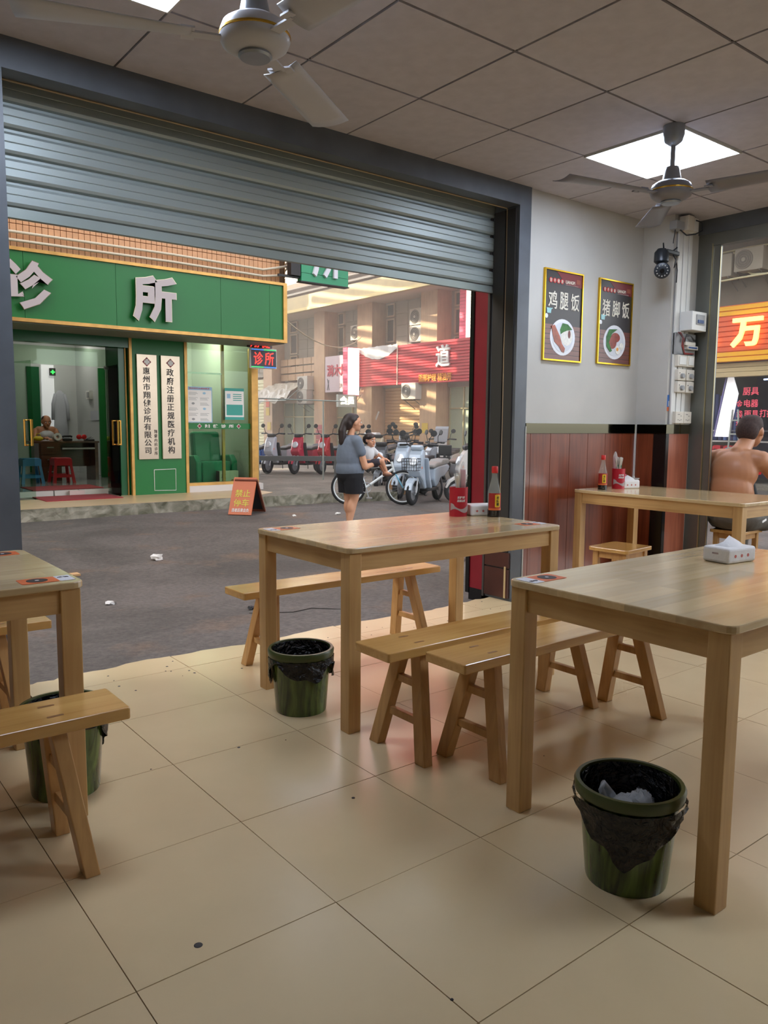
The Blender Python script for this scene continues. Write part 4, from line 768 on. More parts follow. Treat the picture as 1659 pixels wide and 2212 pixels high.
# tent poles, barrier
m_pole = M('pole_grey', (170, 176, 168), .4, .5); t = thing('pole_frame', (8.4, 15.1, 0), 'thin grey pole frame standing on the pavement beyond the clinic', 'frame')
G().tube((0, 0, 0), (0, 0, 1.76), .018).obj('pole', m_pole, t); G().tube((1.12, -.86, 0), (1.12, -.86, 1.72), .018).obj('pole', m_pole, t); G().tube((-.35, .0, 1.66), (0, 0, 1.76), .014).tube((0, 0, 1.75), (1.5, -1.15, 1.70), .014).obj('crossbar', m_pole, t)
t = thing('barrier_rail', (8.6, 16.15, 0), 'low dark grey barrier rail in front of the parked motorbikes', 'rail'); m_rail = M('rail_dark', (96, 98, 96), .5)
d = V((1.75, -1.28, 0)); T = plane((0, 0, 0), d.normalized(), (0, 0, 1)); G().box(-1.2, d.length, .36, .47, -.05, .05, T).obj('beam', m_rail, t)
for s in (0, d.length-.05): G().box(s-.04, s+.04, 0, .46, -.04, .04, T).obj('post', m_rail, t)
# ================================================================ long building on the far side (facade plane X = 17)
fb = thing('arcade_building', (17, 20, 0), 'long beige building with shops on the far side of the side street', 'building')
m_beige = wood('facade_tile_wood', 'z', (214, 178, 138), (192, 152, 112), .5, .35, coat=.1); m_fg = M('facade_grey', (168, 158, 142), .7, ns=2, nv=.06); m_fr = M('window_frame_beige', (196, 176, 150), .5); m_pane = M('dark_window', (104, 96, 90), .15)
def fbx(name, mat, *b, **k):
    g = G(); p = k.pop('parent', fb)
    for i in range(0, len(b), 6): g.box(b[i]-17, b[i+1]-17, b[i+2]-20, b[i+3]-20, b[i+4], b[i+5])
    return g.obj(name, mat, p, **k)
fbx('wall', m_beige, 17.0, 24, 9.9, 16.9, -.2, 5.4, 17.3, 24, 16.9, 34, -.2, 5.4, 17.0, 17.3, 25.9, 26.05, -.2, 5.4); fbx('upper_wall', m_fg, 17.0, 17.3, 16.9, 34, 3.2, 5.4)
fbx('soffit', M('soffit_pink', (206, 184, 160), .7), 15.75, 17.0, 9.9, 34, 5.34, 5.42); fbx('fascia', M('fascia', (196, 176, 130), .6, ns=3, nv=.08), 15.6, 15.78, 9.9, 34, 5.30, 5.85); fbx('fascia_lip', M('fascia_lip', (226, 204, 140), .6), 15.56, 15.62, 9.9, 34, 5.30, 5.40)
fbx('parapet', M('brown_beam', (120, 100, 84), .7), 16.4, 24, 9.9, 34, 5.42, 6.6); fbx('gutter_pipe', M('pipe_pale', (170, 158, 140), .5), 16.3, 16.4, 9.9, 34, 6.15, 6.22, 16.28, 16.36, 9.9, 34, 6.35, 6.40)
mt = M('red_brick', (190, 90, 74), .8); 
fbx('brick_wall', mt, 18, 24, 9.9, 27, 6.6, 12); fbx('white_brick_wall', M('white_brick', (222, 214, 196), .8), 18, 24, 27, 34, 6.6, 12)
for k in range(40): fbx('brick_course', M('mortar_pale', (214, 160, 140), .8), 17.985, 18.0, 9.9, 27, 6.7+.12*k, 6.715+.12*k) if k < 30 else None
for y0, y1 in ((21.55, 22.40), (18.25, 19.02), (24.45, 25.15), (28.3, 29.0), (14.9, 16.0)): fbx('pillar', m_beige, 16.4, 17.02, y0, y1, -.2, 5.34)
for (ya, yb) in ((17.62, 18.05), (21.0, 21.45), (23.95, 24.35), (27.2, 27.75)):
    for z0, z1 in ((3.4, 3.95), (4.0, 4.8), (4.85, 5.3)):
        o = fbx('window', m_fr, 16.93, 17.0, ya, ya+.05, z0, z1, 16.93, 17.0, yb-.05, yb, z0, z1, 16.93, 17.0, ya+.05, yb-.05, z0, z0+.05, 16.93, 17.0, ya+.05, yb-.05, z1-.05, z1); fbx('pane', m_pane, 16.97, 17.0, ya+.05, yb-.05, z0+.05, z1-.05, parent=o).matrix_parent_inverse = I4
for y0, y1 in ((19.1, 20.95), (22.5, 23.9), (25.2, 27.15), (29.1, 31)):
    z = 3.4
    for j in range(5):
        n = 3; st = (y1-y0)/n
        for i in range(n): fbx('cladding_panel', m_fg, 16.975, 16.999, y0+st*i+.01, y0+st*(i+1)-.01, z+.005, z+.375)
        z += .38
def roller(name, y0, y1, z1, col, nm, pitch=.11):
    m_ = M(nm, col, .5, .2); par = fbx(name, m_, 16.98, 17.0, y0, y1, -.2, z1)
    k = 0; base = G(); base.prism([(0, 0), (-.02, .02), (-.02, pitch-.03), (0, pitch-.01)], 0, y1-y0, Mx(((1, 0, 0, 0), (0, 0, 1, 0), (0, 1, 0, 0), (0, 0, 0, 1)))); first = None
    while -.16+pitch*k < z1-.05:
        if first is None: first = o = base.obj('slat', m_, par)
        else: o = first.copy(); COL.objects.link(o)
        o.location = (-.025, y0-20, -.16+pitch*k); k += 1
    return par
roller('roller_door', 19.05, 21.5, 2.46, (226, 186, 136), 'roller_tan'); roller('roller_door', 29.0, 31.2, 3.1, (206, 200, 160), 'roller_cream', .14)
m_gg = M('green_glass', (196, 212, 184), .08, ns=.7, nv=.1, coat=.5); m_gg2 = M('green_glass_dark', (160, 172, 144), .08, ns=.8, nv=.12, coat=.5)
for y0, y1, z1, mm in ((16.95, 18.2, 2.38, m_gg), (22.45, 24.4, 2.0, m_gg2), (25.2, 28.25, 2.05, m_gg2)):
    fbx('shop_window', mm, 16.98, 17.0, y0, y1, -.16, z1)
    k = max(2, int((y1-y0)/.65))
    for i in range(k+1): y = y0+(y1-y0)*i/k; fbx('mullion', M('brass_mullion', (206, 194, 150), .3, .5), 16.93, 16.98, y-.016, y+.016, -.16, z1)
    fbx('transom', M('brass_mullion', (226, 200, 120)), 16.93, 16.98, y0, y1, z1*.72, z1*.72+.04); fbx('lintel', m_fr, 16.9, 17.0, y0, y1, z1, z1+.15)
fbx('ledge', m_fg, 16.85, 17.0, 16.95, 18.2, 2.4, 2.55, 16.85, 17, 19.05, 21.5, 2.46, 2.55)
for k in range(3): text('window_letter', '美容美'[k], M('sticker_pink', (214, 110, 110), .5), fb, FX(-.04, -2.9, 1.75-.55*k), .22, .26, .004, .01)
text('window_letter', '优', m_w, fb, FX(-.04, 3.65, .95), .2, .2, .004); G().torus(.26, .02, FX(-.04, 3.65, .95), 28, 6).obj('window_ring', m_w, fb)
for k in range(4): o = G().box(-.62, -.605, 4.62, 5.0, 1.02-.19*k, 1.18-.19*k).obj('red_plaque', M('plaque_red', (190, 70, 76), .5), fb)
for y, z, mm in ((-1.25, .95, M('notice_yellow', (226, 190, 60), .5)), (8.55, .95, M('notice_yellow', (226, 190, 60), .5)), (8.65, 1.9, M('notice_red', (224, 90, 50), .5)), (8.65, 1.55, M('notice_yellow', (226, 190, 60)))): G().box(-.615, -.602, y-.14, y+.14, z, z+.32).obj('paper_notice', mm, fb)
# crates wall and crumpled awning
for i in range(5):
    for j in range(3): fbx('crate_board', m_beige, 16.8, 16.9, 25.4+.58*i, 25.95+.58*i, 2.95+.3*j, 3.2+.3*j)
t = thing('awning', (16.5, 27.2, 2.1), 'crumpled grey plastic awning over the glass shop doors', 'awning'); r3 = random.Random(5)
m_awn = M('awning_sheet', (196, 184, 164), .4, ns=6, bump=.5)
G().sheet(16, 8, lambda u, v: V((-.9+.95*v+r3.uniform(-.03, .03), -1.3+2.7*u, .0+.75*v**.7+.10*math.sin(u*14+v*3)*(1-v)+r3.uniform(-.03, .03)))).obj('sheet', m_awn, t); G().tube((-.9, -1.3, 0), (-.9, 1.4, 0), .02).tube((0, -1.3, .7), (-.9, -1.3, 0), .015).tube((0, 1.4, .7), (-.9, 1.4, 0), .015).obj('frame', m_pole, t)
# air conditioners
m_ac = M('ac_white', (206, 198, 184), .5); m_acd = M('ac_grille', (96, 88, 80), .6)
def ac(y, z, label, x=16.62, h=.52, wdt=.72, mat=m_ac, grp='outdoor air conditioner units'):
    t = thing('air_conditioner', (x, y, z), label, 'air conditioner', grp)
    G().box(-.15, .15, -wdt/2, wdt/2, 0, h).obj('case', mat, t, bev=.015); T = plane((-.151, .10, h/2), (0, -1, 0), (0, 0, 1))
    G().prism(circ(0, 0, h*.42, 24), 0, .006, T).obj('fan_opening', m_acd, t); 
    g = G(); 
    for q_ in (.38, .28, .18, .08): g.torus(h*q_, .006, T @ TR(0, 0, .012), 20, 4)
    g.obj('grille', mat, t); G().prism(circ(0, 0, h*.09, 12), .006, .02, T).obj('hub', mat, t)
    for s in (-1, 1): G().box(-.15, .36, s*.25-.015, s*.25+.015, -.03, 0).path([(-.12, s*.25, -.01), (.36, s*.25, -.3)], .012, 4).obj('bracket', m_acd, t)
    return t
A = ac(22.55, 4.16, 'air conditioner alone on the grey wall, left of the red sign'); 
for y, z, lb in ((19.3, 4.38, 'upper air conditioner of the pair above the red sign'), (19.3, 3.84, 'lower air conditioner of the pair, behind the red sign edge'), (25.6, 2.50, 'air conditioner beside the wooden crates wall'), (25.65, 1.98, 'air conditioner just under another, by the awning'), (19.3, 2.02, 'air conditioner under the red sign, over the tan roller door')): dup(A, (16.62 if z > 3 else 16.3, y, z), lb)
# signs on the far side
m_sred = M('sign_red', (196, 48, 60), .45, ns=2, nv=.06); t = thing('red_shop_sign', (16.3, 19.5, 2.5), 'long ribbed red shop sign on the far building', 'sign')
sg = G().prism([(0, .004), (-.03, .018), (-.03, .072), (0, .086)], -2.85, 2.75, Mx(((1, 0, 0, 0), (0, 0, 1, 0), (0, 1, 0, 0), (0, 0, 0, 1)))); first = None
for k in range(14):
    if first is None: first = o = sg.obj('rib', m_sred, t)
    else: o = first.copy(); COL.objects.link(o)
    o.location = (0, 0, .09*k)
G().box(0, .08, -2.85, 2.75, 0, 1.27).obj('backing', m_sred, t); G().box(-.05, -.03, .48, .52, 0, 1.27).box(-.05, .0, 2.72, 2.78, 0, 1.27).obj('seam', M('seam_pale', (226, 190, 170), .5), t)
text('lettering', '道', m_w, t, FX(-.04, -1.72, .80), .62, .66, .05, .02); text('lettering', '面部护理 精油开', M('letter_orange', (240, 160, 40), .5), t, FX(-.04, -1.35, .17), 1.5, .24, .03, .01)
G().sheet(18, 4, lambda u, v: V((-.05-.02*math.sin(u*20), .5+2.2*u, 1.27-.42*v*math.sin(math.pi*(u*.85+.1))+.02*r3.uniform(-1, 1)+.04))).obj('torn_sheet', M('sheet_white', (220, 216, 214), .5), t)
t = thing('white_shop_sign', (16.4, 23.3, 2.38), 'pale shop sign with red brush characters behind the lit column sign', 'sign'); G().box(0, .1, -1.1, 1.1, 0, 1.3).obj('board', M('sign_lavender', (214, 196, 200), .4), t)
text('lettering', '漪木焕颜', M('letter_red', (206, 60, 80), .5), t, FX(-.005, .1, .78), 1.7, .42, .02, .01); text('lettering', '美容养生', m_grey, t, FX(-.005, -.25, .22), .9, .17, .01); G().path([(-.01, .95, .08), (-.01, .85, .45)], .008, 4).path([(-.01, .82, .08), (-.01, .95, .5)], .008, 4).obj('print', m_bk, t)
m_neon = M('neon_white', (255, 248, 224), .5, em=3.2)
for nm, x0, x1, y, z0, z1, lb, g_ in (('lit_column_sign', 15.69, 16.18, 22.0, 2.2, 3.82, 'glowing white vertical sign box with red lattice edge, left of the red sign', 0), ('lit_column_sign', 16.39, 16.80, 17.0, 2.6, 5.25, 'tall glowing white vertical sign box next to the red doorpost', 1)):
    t = thing(nm, (x0, y, z0), lb, 'sign', 'glowing vertical sign boxes'); h = z1-z0
    G().box(0, x1-x0, 0, .25, 0, h).obj('lattice', M('lattice_pink', (236, 90, 120), .5, em=.25), t); G().box(.03, x1-x0, -.02, 0, .02, h-.02).obj('light_face', m_neon, t)
    for k in range(int(h/.1)): G().box(-.006, 0, .0, .25, .05+.1*k, .06+.1*k).box(.03, x1-x0, -.026, -.02, .05+.1*k, .058+.1*k).obj('slat_line', M('slat_red', (190, 60, 70), .5), t)
    if g_:
        for k in range(9): text('lettering', '养生美容护理会所馆'[k], M('letter_gold', (236, 180, 60), .5, em=.6), t, FY(x1-x0-.07, -.03, h-.2-.29*k), .1, .14, .006)
t = thing('lit_sign_box', (15.32, 22.0, 1.80), 'small glowing white LED sign box under the vertical sign', 'sign'); G().box(0, .74, .0, .12, 0, .42).obj('cabinet', M('box_pale', (200, 206, 196), .5), t); text('lettering', '会员', m_neon, t, FY(.37, -.005, .22), .60, .28, .01, .03)
G().path([(.74, .06, .35), (1.0, .06, .42), (.74, .06, .1)], .012, 5).obj('bracket', m_pole, t)
# cables across the gap
m_cab = M('cable_pale', (206, 196, 170), .5)
tag(G().path([(7.13+8.6*u, 11.9+9.3*u, 3.02+1.1*u-1.7*u*(1-u)) for u in [i/12 for i in range(13)]], .012, 5).obj('cable', m_cab), 'thin pale cable sagging from the green sign corner to the far building', 'cable')
for k in range(3): tag(G().path([(7.74, 13.0+.4*k, 4.45-.25*k), (7.95, 12.9+.4*k, 4.42-.25*k), (8.05, 12.7+.3*k, 4.6-.22*k), (8.3, 12.8+.3*k, 5.0)], .02, 6).obj('pipe', m_pvw, None, smooth=2), ['upper', 'middle', 'lower'][k]+' white pipe bend between the clinic corner and the hanging sign', 'pipe')
# ================================================================ shop seen through the right opening
m_dk = M('grey_brown_wall', (112, 102, 88), .7, ns=3, nv=.1); sb = thing('corner_shop', (17, 9, 0), 'hardware shop with orange and yellow sign seen through the right opening', 'building')
def sbx(name, mat, *b, **k):
    g = G(); p = k.pop('parent', sb)
    for i in range(0, len(b), 6): g.box(b[i]-17, b[i+1]-17, b[i+2]-9, b[i+3]-9, b[i+4], b[i+5])
    return g.obj(name, mat, p, **k)
sbx('upper_wall', m_dk, 17, 17.3, 2, 9.9, 3.9, 5.5); sbx('eave', M('eave_pink', (190, 150, 130), .6), 15.7, 17, 2, 9.9, 5.32, 5.4); sbx('roof_wall', m_dk, 17, 24, 2, 9.9, 5.4, 8); sbx('shutter_box', M('shutter_cream', (186, 166, 124), .5), 16.8, 17.1, 2, 9.9, 2.32, 2.42, 16.82, 17.1, 2, 9.9, 2.43, 2.52, 16.84, 17.1, 2, 9.9, 2.53, 2.62)
sbx('back_wall', M('shop_back', (92, 84, 100), .7, ns=2, nv=.2), 19.6, 19.7, 2, 9.9, -.1, 3.9); sbx('side_wall', m_dk, 17, 19.6, 9.8, 9.9, -.1, 3.9); sbx('side_wall', m_dk, 17, 19.6, 2, 2.1, -.1, 3.9); sbx('shop_floor', m_conc, 17, 19.6, 2.1, 9.8, -.16, -.05); sbx('shop_ceiling', m_dk, 17.1, 19.6, 2.1, 9.8, 2.7, 2.8)
sbx('tube_lamp', M('tube_light', (200, 214, 255), .5, em=8), 17.8, 17.83, 7.6, 8.75, 2.28, 2.31, 18.6, 18.63, 5.6, 9.2, 2.6, 2.63)
for y0, lst in ((4.5, '日用百货'),): pass
t = thing('striped_shop_sign', (16.75, 7.2, 2.64), 'orange and yellow striped shop sign with a glowing bulb character', 'sign'); m_sy = M('sign_yellow_slat', (240, 180, 40), .45); m_so = M('sign_orange_slat', (226, 100, 60), .45)
for k in range(11): G().prism([(0, .004), (-.03, .014), (-.03, .096), (0, .106)], -3, 2.45, Mx(((1, 0, 0, 0), (0, 0, 1, 0), (0, 1, 0, 0), (0, 0, 0, 1)))).obj('slat', m_sy if k in (0, 1, 9, 10) else m_so, t).location = (0, 0, .11*k)
G().box(0, .1, -3, 2.45, 0, 1.22).obj('backing', m_so, t)
m_bulb = M('bulb_letter', (255, 226, 130), .5, em=1.4); text('letter', '万', m_bulb, t, FX(-.10, 1.40, .60), .68, .62, .06, .03); text('letter', '百', m_bulb, t, FX(-.10, .35, .60), .68, .62, .06, .03); text('letter', '亿', m_bulb, t, FX(-.10, 2.38, .58), .60, .62, .06, .03)
g_r = M('glass_letter_red', (226, 80, 100), .5, em=.2)
sbx('window_glass', glass('shop_glass2', (225, 228, 235), .15), 17.05, 17.06, 2.1, 9.2, 1.0, 2.32)
for s, y, z, w_ in (('厨具', 8.62, 2.00, .36), ('金', 8.86, 1.73, .14), ('电器', 8.60, 1.74, .32), ('袋', 8.85, 1.50, .14), ('雨具', 8.58, 1.50, .32), ('打折', 8.25, 1.52, .30), ('批店地板', 8.62, 1.28, .60)): text('lettering', s, g_r, sb, FX(0, y-9, z), w_, .17, .004, .015)
m_shelf = M('shelf_grey', (196, 190, 184), .5); t = thing('goods_shelf', (17.35, 8.9, -.1), 'pale metal shelf of goods inside the far shop', 'shelf')
for z in (.62, .98, 1.22): G().box(-.2, .25, -.9, .72, z, z+.03).obj('shelf_board', m_shelf, t)
for y in (-.9, -.05, .70): G().box(-.2, -.17, y, y+.03, 0, 1.6).obj('upright', m_shelf, t)
for k, y in enumerate((9.46, 9.20, 9.0)):
    t = pstool((17.3, y, .65-.13), (206, 30, 50), ['leftmost', 'middle', 'rightmost'][k]+' small red child stool on the lower shop shelf', 'stool_red2', .28, .09); t['group'] = 'child stools on the shop shelf'
    if k: G().prism(circ(0, 0, .05, 14), 0, .004, FX(-.10, 0, .18)).obj('face_print', M('face_blue', (80, 170, 206), .5), t)
m_rl = [M('roll_navy', (50, 60, 110), .5), M('roll_blue', (96, 120, 180), .5), M('roll_violet', (120, 110, 160), .5)]
for k in range(5): t = thing('fabric_roll', (17.3, 9.55-.12*k, .92), ['dark navy roll at the doorframe', 'dark navy roll second from the doorframe', 'blue roll in the middle of the shelf', 'violet roll beside the white sheet', 'blue roll furthest right behind the white sheet'][k]+' standing on the shop shelf', 'fabric roll', 'rolls on the shop shelf'); G().lathe([(0, 0), (.05, 0), (.05, 1.05-.04*k), (.02, 1.05-.04*k), (0, 1.03)], 14).obj('roll', m_rl[(0, 0, 1, 2, 1)[k]], t, smooth=1)
t = thing('leaning_banner', (16.9, 9.15, 1.0), 'bright white striped banner leaning at the shop front', 'banner'); G().add([(-.1, .14, .0), (-.1, -.18, .0), (0, -.30, .95), (.08, -.12, 1.35), (.08, .0, 1.35), (-.08, .14, 0), (-.08, -.18, 0), (.02, -.30, .95), (.10, -.12, 1.35), (.10, .0, 1.35)], [(0, 1, 2, 3, 4), (9, 8, 7, 6, 5), (0, 5, 6, 1), (1, 6, 7, 2), (2, 7, 8, 3), (3, 8, 9, 4), (4, 9, 5, 0)]).obj('sheet', M('banner_white', (250, 248, 250), .4, em=.5), t); G().path([(-.11, .16, 0), (.06, .02, 1.36)], .015, 5).obj('stripe', m_rl[2], t)
t = thing('step_ladder', (16.7, 8.85, -.15), 'silver step ladder at the shop front', 'ladder'); G().path([(0, .12, 0), (0, -.0, 1.75)], .02, 6).path([(0, -.25, 0), (0, -.12, 1.75)], .02, 6).obj('rail', m_pole, t)
for k in range(5): G().box(-.03, .03, -.22+.02*k, .08-.02*k, .3+.3*k, .33+.3*k).obj('rung', m_pole, t)
for k in range(6): t = thing('goods_box', (19.3, 8.3+.25*(k % 3), 1.0+.42*(k//3)), ['pale', 'blue', 'red'][k % 3]+' goods carton on the '+['lower', 'upper'][k//3]+' row at the back of the far shop', 'box', 'cartons at the back of the shop'); G().box(-.1, .1, -.09, .09, 0, .28).obj('carton', [m_pvc, m_blue, m_sred][k % 3], t); G().box(-.102, -.1, -.06, .06, .1, .2).obj('label', m_w, t)
for k in range(4): t = thing('folded_blanket', (18.9, 8.05+.42*(k % 2), 1.80+.16*(k//2)), ['left', 'right'][1-k % 2]+' grey folded blanket in the '+['lower', 'upper'][k//2]+' layer of the shop rack', 'blanket', 'folded blankets in the shop'); G().prism(rrect(-.18, .18, 0, .14, .05), -.2, .2, Mx(((0, 0, 1, 0), (1, 0, 0, 0), (0, 1, 0, 0), (0, 0, 0, 1)))).obj('fold', M('blanket_grey', (150, 148, 152), .9, ns=12, nv=.15), t)
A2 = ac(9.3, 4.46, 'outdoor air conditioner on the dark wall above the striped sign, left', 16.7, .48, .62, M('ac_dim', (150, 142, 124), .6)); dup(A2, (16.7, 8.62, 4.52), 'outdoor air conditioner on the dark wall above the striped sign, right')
for lb, pts in (('upper straight pale pipe on the dark wall above the striped sign', [(16.85, 9.8, 5.02), (16.85, 8.8, 5.06), (16.85, 7.5, 5.05)]), ('lower straight pale pipe on the dark wall above the striped sign', [(16.6, 9.8, 4.36), (16.6, 8.8, 4.40), (16.6, 7.5, 4.42)]), ('curved pale pipe branching down on the dark wall above the striped sign', [(16.8, 9.08, 5.0), (16.78, 8.88, 4.66), (16.7, 8.6, 4.46), (16.65, 8.3, 4.42)])): tag(G().path(pts, .022, 6).obj('pipe', M('pipe_yellowish', (206, 200, 160), .5), None, smooth=2), lb, 'pipe')
tag(G().box(15.68, 15.72, 2, 9.9, 5.40, 5.46).obj('light_strip', M('strip_warm', (255, 220, 190), .5, em=1.2)), 'warm light strip along the eave above the striped sign', 'light')
# litter on the road
def litter(x, y, lb, s=.03, mat=m_w):
    g = G(); r4 = random.Random(int(x*100)); g.ell((0, 0, s*.35), (s, s*.7, s*.4), n=6); g.v = [(a+r4.uniform(-.3, .3)*s, b+r4.uniform(-.3, .3)*s, max(0, c+r4.uniform(-.2, .2)*s)) for a, b, c in g.v]
    o = g.obj('paper_scrap', mat); o.location = (x, y, rz_(x, y)); tag(o, lb, 'litter', 'paper scraps on the road')
litter(2.99, 7.45, 'white paper scrap on the road in front of the clinic door', .07); litter(1.90, 5.63, 'white paper scrap on the near road behind the left table', .035); litter(6.1, 9.9, 'tiny white scrap near the kerb by the folding board', .03); litter(2.55, 4.7, 'dark scrap of rubbish on the road beside the street bench', .03, m_bk)
litter(6.75, 9.7, 'white scrap on the road between the folding board and the woman', .045)
tag(G().path([(5.25, 5.42, -.05), (5.40, 5.30, -.05)], [.045, .055], 12).obj('plastic_cup', M('cup_milky', (226, 206, 196), .4), None, smooth=1), 'milky plastic cup lying on the road beside the red doorpost', 'cup')
t = thing('plastic_sheet', (4.55, 5.72, -.13), 'crumpled clear plastic on the road behind the street bench', 'litter'); g = G(); g.ell((0, 0, .02), (.32, .07, .04), n=10); g.v = [(a+rnd.uniform(-.02, .02), b+rnd.uniform(-.02, .02), c+rnd.uniform(-.015, .02)) for a, b, c in g.v]; g.obj('sheet', m_clear, t, smooth=2)
tag(G().box(1.86, 2.12, 7.05, 7.15, -.158, -.14).obj('wood_offcut', M('offcut', (214, 170, 120), .6)), 'pale flat offcut of board on the road above the left table', 'litter')
# spots on the floor tiles (trodden-in gum)
for x, y, r_, lb in ((.712, 1.585, .011, 'dark round gum spot nearest on the left floor'), (1.42, 1.95, .006, 'small dark gum spot on the floor in front of the middle bench'), (1.06, 1.10, .004, 'small dark speck on the floor near the bottom centre'), (2.0, 1.05, .003, 'tiny dark speck on the floor beside the right bin')): tag(G().lathe([(r_, 0), (r_*.8, .0015), (0, .002)], 12, c=(x, y, 0)).obj('floor_spot', m_bk), lb, 'spot', 'dark spots on the floor tiles')
# unseen added wall, slit to shape sun patches; left block closes the street
struct(G().box(6.9, 7.2, 22.6, 26.6, -.2, 14).box(6.9, 7.2, 26.6, 28.55, -.2, 9.3).box(6.9, 7.2, 26.6, 28.55, 13.2, 14).box(6.9, 7.2, 29.0, 32.9, -.2, 9.3).box(6.9, 7.2, 29.0, 32.9, 13.2, 14).box(6.9, 7.2, 33.25, 38.6, -.2, 14).box(6.9, 7.2, 39.3, 52, -.2, 14).box(6.95, 7.15, 28.5, 29.1, -.2, 1.5).obj('sun_slit_wall', m_fg)); struct(G().box(-22, -14, 4, 34, -.2, 9).obj('block_left', m_fg))

g = G()
for k in range(14): z = 8.8+.42*k; g.box(7.0, 7.05, 26.5, 33.0, z-.11, z+.11, TR(0, 29.7, z) @ RX(11) @ TR(0, -29.7, -z))
struct(g.obj('sun_stripe_slats', m_fg))  # unseen slats added to cast sun stripes on the far facade
# ================================================================ PEOPLE
m_skin = M('skin_warm', (214, 158, 124), .5, ns=6, nv=.05); m_skin2 = M('skin_tan', (184, 126, 88), .45, ns=4, nv=.06); m_skin3 = M('skin_child', (216, 160, 128), .5)
m_hair = M('hair_dark', (48, 36, 32), .5, ns=60, nv=.3, st=(1, 1, .2)); m_lip = M('lip', (150, 70, 64), .5); m_eye = M('eye_white', (225, 220, 215), .3); m_iris = M('eye_dark', (30, 22, 20), .3)
def hand(w, d, pn, side=1, s=1.0):
    """palm and five fingers; w wrist, d forward, pn palm normal (fingers curl towards it)"""
    w = V(w); d = V(d).normalized(); pn = V(pn).normalized(); a = d.cross(pn).normalized()*side; P = [('e', w+d*.045*s, (.034*s,)*3)]
    P += [('c', w+d*.02*s+a*k*.012*s, w+d*.085*s+a*k*.024*s, .015*s, .012*s) for k in (-1, 0, 1)]
    for k, ln in ((-1.5, .055), (-.5, .068), (.5, .072), (1.5, .062)):
        b = w+d*.085*s+a*k*.020*s; m_ = b+d*ln*.55*s+pn*.010*s; P += [('c', b, m_, .0105*s, .0095*s), ('c', m_, m_+d*ln*.3*s+pn*.028*s, .0095*s, .008*s)]
    b = w+d*.03*s+a*.028*s; P += [('c', b, b+d*.03*s+a*.028*s, .013*s, .011*s), ('c', b+d*.03*s+a*.028*s, b+d*.058*s+a*.034*s+pn*.012*s, .011*s, .009*s)]
    return P
def face(parent, c, f, s=1.0, skin=None):
    """eyes, brows and mouth on a head centred c looking along f"""
    c = V(c); f = V(f).normalized(); l = V((0, 0, 1)).cross(f).normalized(); u = f.cross(l)*1.0
    for k in (-1, 1):
        e = c+f*.083*s+l*k*.030*s+u*.004*s; o = G().ell(e, (.011*s,)*3, n=8).obj('eye', m_eye, parent, smooth=2); G().ell(e+f*.007*s, (.006*s,)*3, n=6).obj('iris', m_iris, o, smooth=2)
        G().path([c+f*.088*s+l*k*(.018*s)+u*.026*s, c+f*.086*s+l*k*.030*s+u*.030*s, c+f*.078*s+l*k*.044*s+u*.026*s], .004*s, 5).obj('eyebrow', m_hair, parent)
    G().path([c+f*.086*s-l*.018*s-u*.054*s, c+f*.092*s-u*.055*s, c+f*.086*s+l*.018*s-u*.054*s], .0055*s, 6).obj('mouth', m_lip, parent, smooth=2)
def headp(c, f, s=1.0):
    c = V(c); f = V(f).normalized(); l = V((0, 0, 1)).cross(f).normalized(); R = (math.atan2(f.y, f.x), 'Z')
    P = [('e', c-f*.008*s+V((0, 0, .018*s)), (.098*s, .077*s, .095*s), R), ('e', c+f*.030*s-V((0, 0, .050*s)), (.058*s, .056*s, .058*s), R), ('e', c+f*.058*s-V((0, 0, .088*s)), (.026*s, .028*s, .020*s)),
         ('c', c+f*.088*s+V((0, 0, .0)), c+f*.108*s-V((0, 0, .024*s)), .009*s, .014*s), ('e', c+f*.06*s+V((0, 0, .03*s)), (.035*s, .055*s, .02*s), R)]
    for k in (-1, 1): P += [('e', c+l*k*.080*s-f*.006*s-V((0, 0, .006*s)), (.020*s, .010*s, .032*s), R), ('e', c+l*k*.04*s+f*.055*s-V((0, 0, .028*s)), (.024*s, .022*s, .024*s))]
    return P
# ---- woman carrying a child, seen from behind on the road
w_ = thing('person', (5.82, 8.08, -.16), 'woman in grey t-shirt and black shorts standing on the road, carrying a child', 'person', None, math.radians(-8))
P = []
for s in (-1, 1):
    ax = -.045 if s < 0 else .045
    P += [('c', (0, s*.082, .74), (.012, s*.080, .43), .092, .060), ('c', (.012, s*.080, .43), (ax-.02, s*.078, .09), .055, .034), ('e', (-.014+ax*.4, s*.080, .32), (.056, .050, .105)), ('c', (ax-.03, s*.078, .035), (ax+.12, s*.09, .022), .032, .024), ('e', (-.04, s*.07, .72), (.080, .08, .09))]
P += [('e', (0, 0, .80), (.12, .165, .12)), ('e', (.01, 0, .97), (.105, .135, .15)), ('e', (.0, 0, 1.12), (.105, .155, .11)), ('c', (-.01, 0, 1.20), (.015, 0, 1.30), .048, .044), ('c', (0, -.12, 1.175), (0, .12, 1.175), .055, .055)]
for s in (-1, 1):
    el = (.10, s*.205, .835); wr = (.30, s*.05-.03, .86 if s < 0 else .94)
    P += [('c', (0, s*.165, 1.165), el, .052, .042), ('c', el, wr, .040, .027)]+hand(wr, (.5, -s*.8, .1), (-.6, 0, .8), s)
P += headp((.045, 0, 1.385), (1, -.12, -.02))
remesh(P, .0095, 'body', m_skin, w_, 3); face(w_, (.045, 0, 1.385), (1, -.12, 0))
